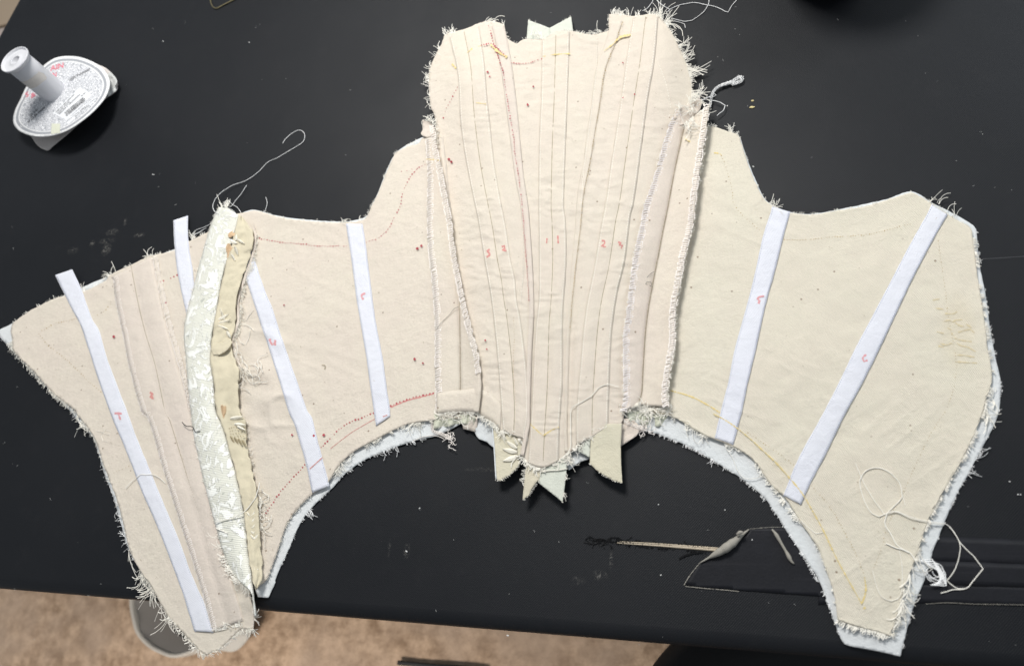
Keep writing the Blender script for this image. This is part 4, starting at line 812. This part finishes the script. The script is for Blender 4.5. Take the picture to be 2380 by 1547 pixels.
# neps: little dark flecks and a black lint hook on the muslin
def neps(T):
    for _ in range(210):
        x, y = random.uniform(60, 2260), random.uniform(60, 1440)
        ok = any(inside(np.array([x]), np.array([y]), o)[0] for o in (BACK_L, SIDE_L, SIDE_R, FRONT))
        if ok: a = random.uniform(0, 3.1); l = random.uniform(1, 3); dots(T, np.array([[x, y], [x+l*math.cos(a), y+l*math.sin(a)]]), MK+.9, None, 1.6, .75, .2, 0)
    inkline(T, '748,848 756,849 756,855 754,858', MK+.3, 2.4)
marks('cotton_fleck', BROWNT, neps)
# --- frayed raw edges (all parts of the corset)
def fr(m, *specs, name='frayed_edge'):
    T = Tubes(3)
    for (pts, ln, dens, side, kw) in specs: fringe(T, pts, ln, dens, side, **kw)
    return T.build(name, m, cs, kind='stuff')
E = {}
fz = dict(off=MU-.2, r=.00022, lvar=.5)
fr(THREAD,
   # front panel: long fringes left and right of the bust, short elsewhere
   ('1010,275 1001,248 996,202 998,165 1010,133 1026,103 1035,81 1054,76', 11, .34, 1, dict(off=MU, r=.00034, curl=.9, spread=.5, bias=.25)),
   ('1030,85 1022,105 1014,125', 24, .22, 1, dict(off=MU, r=.00034, curl=.8, spread=.4)),
   ('1000,250 998,215 997,180', 14, .25, 1, dict(off=MU, r=.00034, curl=1.1, spread=.4, bias=.4)),
   ('1054,76 1091,65 1110,56 1135,50 1160,54 1172,59', 6, .5, 1, dict(off=MU, curl=.6)), ('1125,55 1150,52', 13, .3, 1, dict(off=MU, r=.00033, curl=.8)),
   ('1172,59 1175,84 1181,93 1200,103 1220,92 1260,93 1291,75 1322,73 1350,78 1375,82 1403,76 1415,71 1414,50 1415,34', 5, .55, 1, fz),
   ('1415,34 1443,34 1468,39 1511,34 1530,37', 9, .55, 1, dict(off=MU, r=.0003, curl=.5)), ('1438,36 1465,38', 15, .4, 1, dict(off=MU, r=.0003)),
   ('1528,37 1546,56 1561,78 1567,90', 26, .45, 1, dict(off=MU+.5, r=.00034, curl=.5, spread=.28, bias=-.45)), ('1540,46 1550,62', 36, .35, 1, dict(off=MU+.5, r=.00034, curl=.5, bias=-.3)),
   ('1567,90 1580,115 1595,149', 24, .42, 1, dict(off=MU+.5, r=.00034, curl=.5, spread=.25, bias=-.2)), ('1592,140 1605,186 1608,224', 25, .5, 1, dict(off=MU+.5, r=.00036, curl=.3, spread=.18, bias=-.1)),
   ('1530,37 1546,56 1561,78 1580,115 1595,149 1605,186 1608,226', 6, .8, 1, dict(off=MU)),
   ('1608,224 1612,236', 30, .8, 1, dict(off=MU+3, r=.0003, spread=.5)),
   # seam ends
   ('1013,342 1010,318 1007,292 1005,282 994,280', 9, .6, -1, dict(off=6, r=.0003, curl=.8)), ('985,279 1004,284', 24, .22, 1, dict(off=5, r=.0003, curl=1.0, spread=.5)), ('983,322 1000,318', 12, .4, 1, dict(off=3, curl=.6)),
   ('1571,258 1590,246 1612,236 1626,226', 12, .8, 1, dict(off=9, r=.00028, curl=.8, spread=.7)), ('1600,262 1620,250 1640,244', 18, .3, 1, dict(off=9, r=.00028, curl=1.0, spread=.9)), ('1590,290 1606,276 1630,258', 26, .5, -1, dict(off=9, r=.00026, curl=1.0, spread=.8)),
   (shift(RR, 1), 5.5, .8, 1, dict(off=MU+7.5, r=.00028, curl=.6)), (shift(RL, -1), 4, .5, -1, dict(off=MU+2.6, r=.00025, curl=.6)),
   # lower front edge, left to right
   ('1016,958 1045,956 1075,956 1110,957', 11, .8, -1, dict(off=MU+2.5, r=.0003, curl=1.0, droop=2)), ('1020,962 1060,965', 24, .3, -1, dict(off=MU+2.5, r=.00026, curl=1.4, spread=.7)),
   ('1110,958 1130,974 1148,983 1164,1001 1203,1001', 11, .9, -1, dict(off=MU, r=.0003, curl=1.1)), ('1165,1001 1203,1003', 20, .45, -1, dict(off=MU+.5, r=.0003, curl=1.2, spread=.5)),
   ('1203,1021 1219,1021', 10, .9, -1, dict(off=MU, r=.0003, curl=1)), ('1210,1058 1226,1074 1248,1087 1262,1085 1289,1073 1314,1058', 10, 1.1, -1, dict(off=MU, r=.00036, curl=.7)),
   ('1314,1058 1339,1037 1357,1014 1375,1007', 15, 1.0, -1, dict(off=MU, r=.00034, curl=1.0, spread=.6)), ('1372,991 1410,990 1444,985', 7, .9, -1, dict(off=MU, r=.0003, curl=1)), ('1400,991 1425,987', 32, .3, -1, dict(off=MU+1, r=.0003, curl=1.3, spread=.8)), ('1320,1060 1330,1075', 18, .8, -1, dict(off=MU, r=.00024, curl=1.3, spread=.8)),
   ('1442,956 1455,944 1481,938 1483,936', 13, 1.2, -1, dict(off=MU+2, r=.0003, curl=1.1, spread=.6)), ('1483,942 1510,950 1553,948', 16, .9, -1, dict(off=MU+2, r=.00028, curl=1.4, spread=.8)), ('1545,940 1558,952', 20, .9, -1, dict(off=MU+2, r=.0003, curl=1.2, spread=.8)),
   # right panel
   ('1648,295 1667,298 1692,307 1716,317', 6, .7, 1, fz), ('1685,305 1702,311', 12, .6, 1, dict(off=MU, bias=-.3)), ('1716,317 1729,357 1747,407 1772,460 1785,472', 4.5, .55, 1, fz), ('1786,474 1800,484', 15, .9, 1, dict(off=MU, r=.0003, curl=.8, spread=.6)),
   ('1838,496 1887,499 1965,487 2011,480 2058,466 2117,449', 4.5, .6, 1, fz), ('2142,460 2164,475 2254,530', 4.5, .5, 1, fz), ('2176,470 2202,488', 30, .28, 1, dict(off=MU, r=.0003, curl=.7, spread=.35, bias=-.5)), ('2212,496 2222,502', 24, .3, 1, dict(off=1, r=.0003, curl=.4, bias=-.4)), ('2150,462 2162,470', 16, .35, 1, dict(off=1, r=.0003, curl=.5, bias=-.4)),
   ('2256,535 2263,583 2272,654 2282,713 2288,760 2294,810 2303,859 2303,890 2291,924 2282,959 2262,1010 2235,1067 2198,1129 2160,1200 2136,1268 2120,1315', 6.5, .6, 1, dict(off=MU, r=.00028, curl=.3, spread=.3, bias=.4)),
   ('2290,925 2283,955 2275,975', 34, .30, 1, dict(off=MU, r=.00032, curl=.6, spread=.5)), ('2312,900 2305,935', 24, .2, 1, dict(off=1, r=.0003, curl=.6)), ('2120,1315 2101,1361 2092,1402', 34, .28, 1, dict(off=MU+.5, r=.00033, curl=.6, spread=.35, bias=.75)), ('2140,1275 2115,1320', 50, .2, 1, dict(off=MU+1, r=.00033, curl=.8, spread=.4, bias=.8)), ('2101,1361 2080,1442', 26, .35, 1, dict(off=MU, r=.0003, curl=.5, bias=.9, spread=.3)),
   ('2092,1402 2080,1442 2067,1476', 10, .9, 1, dict(off=MU, r=.0003, curl=.6, bias=.3)), ('2067,1476 2042,1467 1996,1455 1946,1439', 9, 1.0, 1, dict(off=MU-.2, r=.00036, curl=.25, spread=.2)),
   ('1558,967 1589,982 1636,1010 1685,1029 1729,1051 1760,1079', 8, .28, -1, dict(off=MU-.3, r=.0003, curl=.9, spread=.5)), ('1590,985 1650,1016', 22, .22, -1, dict(off=MU, r=.0003, curl=1.2, spread=.6)), ('1760,1079 1800,1135 1859,1212', 8, .4, -1, dict(off=MU-.3, r=.00034, curl=.7)), ('1859,1212 1903,1278 1937,1377 1946,1439', 5, .5, -1, dict(off=MU-.3, r=.0003)),
   # left side panel
   ('1004,976 942,987 880,1017 818,1051', 6, .6, 1, dict(off=MU-.3, r=.00028, curl=.4)), ('985,982 940,990', 16, .25, 1, dict(off=MU-.3, r=.0003, curl=.7)), ('818,1051 781,1088 765,1112', 15, .5, 1, dict(off=MU-.3, r=.00028, curl=.9, spread=.5)), ('722,1150 694,1178 672,1206 660,1231 644,1281 619,1346', 5, .8, 1, fz),
   ('590,490 650,505 725,515 805,518 840,513 864,480 896,407 920,357 945,342 982,321', 4.5, .55, 1, fz), ('835,514 855,504', 18, .35, 1, dict(off=MU, r=.0003, curl=.7, bias=-.4)), ('790,518 806,517', 9, .9, 1, dict(off=MU, curl=1.0)),
   # left back panel
   ('29,753 71,722 127,694 199,676 256,639 310,614 351,595 404,583 441,561 484,539', 4.5, .5, 1, fz), ('250,645 262,638', 14, .7, 1, dict(off=MU, r=.0003, curl=.9, spread=.6)), ('345,598 358,594', 16, .6, 1, dict(off=MU, r=.0003, curl=.8, spread=.5)), ('440,562 455,556', 12, .7, 1, dict(off=MU, r=.0003, curl=.8, spread=.6)), ('192,678 200,675', 14, .4, 1, dict(off=MU, r=.0003)), ('262,633 285,624', 20, .12, 1, dict(off=MU, r=.0003, curl=1.2)),
   ('183,970 177,955 124,912 78,862 34,816 29,791', 7.5, .85, 1, dict(off=MU-.2, r=.0003, curl=.4, bias=-.3)), ('208,996 196,985 180,962', 17, .6, 1, dict(off=MU, r=.00032, curl=.9, spread=.5, bias=-.6)), ('394,1433 351,1358 326,1324', 26, .34, 1, dict(off=MU, r=.00034, curl=.6, spread=.25, bias=-.7)), ('301,1280 296,1268', 46, .25, 1, dict(off=MU, r=.0003, curl=.4, bias=-1.1)), ('326,1324 287,1215 250,1101 225,1029 206,995', 5, .6, 1, fz),
   ('480,1521 463,1508 431,1473 394,1433', 10, .75, 1, dict(off=MU, r=.00032, curl=.5, spread=.3, bias=-.3)), ('589,1457 563,1457 528,1490 497,1511 480,1521', 8, .8, 1, dict(off=MU, r=.0003, curl=.6)), ('590,1425 589,1457 570,1462', 12, .7, 1, dict(off=MU, r=.00034, curl=.5)),
   # along the brocade and satin facings
   (BL, 4, .45, -1, dict(off=MU+2, r=.0002, curl=.5)), ('513,482 520,478 530,484', 14, .9, 1, dict(off=MU+4, r=.0003, curl=.7)), ('536,786 548,832 559,856 553,905', 24, .22, 1, dict(off=MU+3, r=.00028, curl=1.3, spread=.7)), ('597,1147 603,1190 604,1245', 24, .25, 1, dict(off=MU+2, r=.0003, curl=1.4, spread=.8)), ('570,980 587,1097', 6, .3, 1, dict(off=MU+2, r=.0002)),
   ('560,520 596,548 590,595 565,668 556,749 543,793', 6, .8, 1, dict(off=MU+1.5, r=.00026, curl=.6)), ('520,1290 548,1340 580,1372', 10, .9, -1, dict(off=MU+2.5, r=.00026, curl=.8)), ('500,1225 522,1290', 22, .35, -1, dict(off=MU+1, r=.00022, curl=1.2, spread=.7)), ('500,1464 560,1452', 14, .7, 1, dict(off=MU+1, r=.00024, curl=1.0, spread=.7)),
   # satin tails
   ('1151,1112 1160,1118 1185,1103 1209,1076', 3.5, .8, -1, dict(zf=zt4, off=0, r=.0002)), ('1214,1161 1228,1151 1253,1114', 3.5, .8, -1, dict(zf=zt4, off=.3, r=.0002)), ('1370,1076 1405,1105 1446,1122', 3, .7, -1, dict(zf=zt4, off=.5, r=.0002)), ('1316,1092 1312,1130 1307,1166', 9, .35, 1, dict(zf=zt4, off=0, r=.00024, curl=.4, bias=.6)), ('1221,1090 1214,1161', 6, .3, -1, dict(zf=zt4, off=.3, r=.0002)), ('1227,48 1278,67 1327,40', 4, .5, 1, dict(zf=lambda x, y: 6, off=0, r=.0002)), ('1331,70 1334,100', 8, .3, 1, dict(zf=lambda x, y: 6, off=0, r=.0002)), ('1232,80 1262,92', 12, .5, 1, dict(off=MU+.6, r=.00026, curl=1.2, spread=.6)), ('1376,80 1405,72', 18, .25, 1, dict(off=MU, r=.0003, curl=.9, spread=.6)))
fw = dict(zf=zlin, off=LN-.1, r=.0002, lvar=.6)
fr(THREADW, ('0,782 34,818 100,890 190,985 216,1015 232,1060 266,1160 300,1275 340,1345', 5, .3, -1, dict(fw, curl=.8, spread=.6)), ('1010,1013 911,1041 864,1060 799,1104 740,1163 690,1231 650,1321', 4.5, .5, 1, dict(fw)), ('960,1024 880,1054', 13, .14, 1, dict(fw, r=.0003)), ('720,1180 705,1205', 12, .35, 1, dict(fw, r=.0003)),
   ('1487,995 1543,1014 1620,1048 1667,1076 1729,1116 1794,1181 1862,1284 1918,1386 1952,1480', 4, .6, -1, dict(fw)), ('1650,1064 1680,1085', 12, .3, -1, dict(fw)), ('2267,533 2288,682 2310,822 2324,893 2319,958 2266,1067 2222,1147 2179,1250 2126,1396 2091,1524', 4, .3, 1, dict(fw, curl=.8)), ('2300,1005 2266,1067 2247,1104', 16, .16, 1, dict(fw, curl=1)), ('240,1055 300,1275', 14, .16, -1, dict(fw, curl=1.0, spread=.7)), name='lining_fluff')
def jumble(T, cx, cy, rx, ry, n, zf, off, r=.0003, ln=40):
    for _ in range(n):
        a = random.uniform(0, 6.28); p = np.array([cx+random.gauss(0, rx*.4), cy+random.gauss(0, ry*.4)]); pts = [p]
        for k in range(6): a += random.gauss(0, .9); p = p+ln/6*np.array([math.cos(a), math.sin(a)]); pts.append(p)
        thread(T, np.array(pts), off+random.uniform(0, 1.2), r, zf, .2)
def chain(T, pts, w, off, zf=None, r=.0003):
    q = smooth(A(pts), 1.6); d = np.gradient(q, axis=0); d /= np.hypot(d[:, 0], d[:, 1])[:, None]+1e-9; nn = np.c_[-d[:, 1], d[:, 0]]; t = np.arange(len(q))
    ww = np.asarray(w, float) if np.isscalar(w) else np.interp(t/len(q), np.linspace(0, 1, len(w)), w)[:, None]
    for ph, am in ((0, .5), (2.1, .5), (4.2, .45)):
        zz = (zf(q[:, 0], q[:, 1]) if zf else 0)+off+.5*np.cos(t*1.1+ph); T.add(P(*(q+nn*(ww*am*np.sin(t*1.1+ph)[:, None])+d*1.2*np.cos(t*2.2+ph)[:, None]).T, zz+0*t), r)
T = Tubes(4); chain(T, '1648,250 1651,236 1653,225 1657,214 1665,205 1676,199 1688,195 1698,192', 6, 3.5); chain(T, '1676,199 1698,192 1708,186 1717,180 1724,181 1724,187 1716,192 1700,197', 8, 3.0)
thread(T, '1622,235 1640,230 1655,222 1660,219 1664,222 1655,227 1640,227', 6, .0003); thread(T, '1610,232 1640,233 1662,236 1676,241 1684,246 1681,256 1675,262 1665,270', 4, .00035); thread(T, '1620,248 1634,232 1650,226', 7, .0003)
T.build('serger_tail', THREADW, cs)
T = Tubes(4); chain(T, '1005,965 1004,985 1006,1000 1014,1005 1023,1007 1034,1012 1046,1018', [5, 6, 7, 9, 12], 3.0); jumble(T, 1043, 1020, 9, 9, 12, None, 2.5, .0003, 26); thread(T, '960,1024 980,1016 1000,1012 1020,1014 1032,1020', 2, .0003); T.build('serger_tail', PINKT, cs)
T = Tubes(4); chain(T, '1442,955 1444,967 1449,976 1457,984 1470,988 1481,992 1495,993', [7, 6, 6, 8, 14], 6.0); jumble(T, 1492, 996, 10, 9, 14, None, 4, .0003, 28); T.build('serger_tail', PINKT, cs)
T = Tubes(4); jumble(T, 1500, 960, 40, 9, 16, base, 3, .0003, 44); jumble(T, 1606, 255, 20, 14, 9, base, 9, .00022, 36); jumble(T, 1050, 968, 40, 7, 12, base, 3.5, .00026, 34); jumble(T, 585, 880, 26, 30, 9, base, 3.5, .00028, 60); jumble(T, 600, 1190, 9, 40, 10, base, 4, .0003, 50); jumble(T, 540, 1300, 20, 60, 10, base, 3, .0002, 40)
thread(T, '1860,1209 1878,1226 1896,1238 1911,1236', MU+.5, .0003, base)
T.build('thread_tangle', THREAD, cs, kind='stuff')
# --- loose threads, each a thing of its own
def loose(nm, m, lab, paths, grp=None):
    T = Tubes(5)
    for (p, off, r, zf, hs) in paths: thread(T, p, off, r*.82, zf, .5, hs)
    return T.build(nm, m, None, label=lab, cat='thread', group='loose threads on the corset and table')
loose('thread', THREADW, 'long white thread curling into a hook on the table above the brocade strip', [('658,334 662,326 675,314 690,305 700,304 707,310 709,320 703,332 678,348 644,368 625,376 600,401 574,419 540,432 512,450 499,467 495,482 500,492 508,497', .8, .00034, None, [0, 0, 0, 0, 3, 8]), ('574,431 560,452 547,468 538,480 530,484 522,480 522,470 532,466 540,476 552,482 564,500', 3, .00032, None, None), ('552,502 540,488 528,486 520,492 540,497 556,506', 7, .0003, None, None)])
loose('thread', THREADW, 'thin white thread looped beside the left side of the brocade strip top', [('500,510 490,520 476,528 462,533 452,538 450,544 458,544 470,536 480,530 470,536 456,544 448,552', 1, .0003, None, None)])
loose('thread', THREADW, 'short straight white thread standing on the panel edge right of the brocade', [('618,459 621,472 618,486 614,494', 1.5, .0003, None, None)])
loose('thread', THREADW, 'white thread in wide loops above the right bust fringe at the top edge', [('1493,27 1505,20 1514,8 1519,-3 1526,2 1534,10 1545,17 1555,23', .8, .00034, None, None), ('1550,30 1556,24 1573,15 1590,11 1608,8 1628,10 1645,14 1660,17 1673,22 1685,28 1692,30 1697,20 1702,12 1709,5 1714,-4', .8, .00036, None, None), ('1644,-4 1647,4 1645,14 1638,25 1629,34 1608,48 1590,51 1570,47 1560,44', 1.0, .00036, None, None), ('1566,50 1580,54 1590,58 1592,66', 1, .0003, None, None)])
loose('thread', THREAD, 'tangled cream thread looping over the lower right panel and out onto the table', [
    ('1987,1076 2002,1113 2027,1157 2045,1183 2056,1196', MU+.6, .00034, base, None), ('2092,1160 2095,1150 2089,1122 2067,1098 2042,1087 2018,1090 2002,1104 1997,1125 2008,1163 2024,1191 2042,1200 2060,1191 2077,1175 2092,1160', MU+.7, .0004, base, None), ('2095,1150 2099,1162 2102,1173', MU+.6, .0003, base, None),
    ('2062,1190 2055,1209 2058,1224 2067,1237 2083,1265 2098,1276 2114,1284 2130,1309 2136,1322', MU+.8, .0005, base, None), ('2064,1189 2083,1187 2114,1200 2157,1211 2195,1216 2205,1222 2210,1228', MU+.5, .00034, base, [1, 1, 1, 0, -1]), ('2062,1192 2083,1189 2114,1203 2157,1214 2190,1218', MU+.5, .0003, base, [1, 1, 1, 0, -.6]),
    ('2210,1228 2222,1246 2229,1259 2245,1276 2260,1290 2272,1306 2283,1321 2270,1336 2257,1352 2250,1362 2238,1368 2213,1369 2200,1373 2185,1377', .9, .0004, None, None), ('2205,1224 2218,1240 2228,1260 2230,1278 2222,1312 2210,1335 2198,1349 2190,1356', .9, .00034, None, None), ('2198,1347 2210,1358 2225,1366 2240,1366', .9, .0004, None, None),
    ('2089,1278 2095,1315 2095,1361 2089,1386 2070,1396 2049,1386 2036,1361 2027,1324', MU+.5, .0003, base, None), ('2058,1262 2075,1270 2095,1276 2114,1284', MU+.7, .0006, base, None)])
T = Tubes(4)
for k in range(6):
    cx, cy, ra, rb, ph, tl = 2168+random.gauss(0, 7), 1326+random.gauss(0, 7), random.uniform(16, 36), random.uniform(10, 20), random.uniform(0, 6), random.uniform(.3, 1.2)
    a = ph+np.linspace(0, random.uniform(3.5, 7), 14); thread(T, np.c_[cx+ra*np.cos(a)*math.cos(tl)-rb*np.sin(a)*math.sin(tl), cy+ra*np.cos(a)*math.sin(tl)+rb*np.sin(a)*math.cos(tl)], 1.2+k*.35, .0003, None, 1.5)
for k in range(7):
    x = 2115+k*5; thread(T, np.array([[x, 1290+k*2], [x+22, 1300+k*3], [x+50, 1298+k*6], [2180+k*3, 1330+k*5], [2185-k*4, 1352+k]]), 3.2, .00034)
T.build('thread_knot', THREADW, None, label='knotted wad of white threads hanging off the lower right panel edge', cat='thread', group='loose threads on the corset and table')
loose('thread', BLACKT, 'short wavy black thread lying across the left edge of the brocade strip', [('424,980 429,986 435,990 443,990 449,992 452,999 455,1003 466,1002', MU+5.0, .0005, base, None)])
loose('thread', THREAD, 'pale thread arching across the lowest third of the leftmost white tape', [('293,1134 305,1120 317,1110 330,1102 343,1103 354,1102 366,1106 377,1114 385,1122', TP+.7, .0004, base, None)])
loose('thread', THREAD, 'long cream thread slung diagonally across the lower brocade strip', [('604,1120 600,1137 592,1160 566,1190 541,1203 513,1209 500,1212', MU+6.5, .0006, base, None), ('503,1226 515,1232 530,1238', MU+5.5, .0006, base, None)])
loose('thread', GREYT, 'thin curved thread bridging the two rows of serging in the left seam', [('1014,766 1024,752 1035,741 1046,730 1055,718 1066,713', MU+3.0, .00026, base, None)])
loose('thread', THREAD, 'cream thread trailing over the right boning channel near the hem', [('1308,1064 1325,1040 1326,1000 1326,960 1330,946 1350,935 1372,921 1385,908 1393,900 1412,893 1437,898', MU+2.3, .0004, base, None)])
loose('thread', THREAD, 'two curved cream threads beside the satin facing on the left side panel', [('540,778 552,756 568,753 580,758 590,768', MU+2.0, .0003, base, None), ('552,780 560,795 568,800', MU+1.0, .0003, base, None), ('582,760 580,780 572,800', MU+.8, .0003, base, None), ('590,720 578,735 572,745', MU+.8, .0003, base, None)])
loose('thread', THREAD, 'thin thread coiled on the left back panel beside the tape number', [('224,1000 240,1005 256,1010 258,1002 246,998 236,1012 240,1024 250,1026', MU+.5, .00022, base, None)])
loose('thread', GREYT, 'tiny grey thread loop on the right seam allowance', [('1504,662 1500,660 1503,655 1511,655 1514,661 1512,665 1508,663 1516,667', MU+3.4, .0003, base, None), ('1503,645 1510,637 1519,632', MU+3.4, .0003, base, None)])
loose('thread', THREAD, 'fine thread dangling from the tape end over the right lining', [('1704,1040 1690,1030 1686,1040 1700,1060 1712,1090 1725,1108 1745,1112 1768,1106', LN+2.2, .00028, zlin, None)])
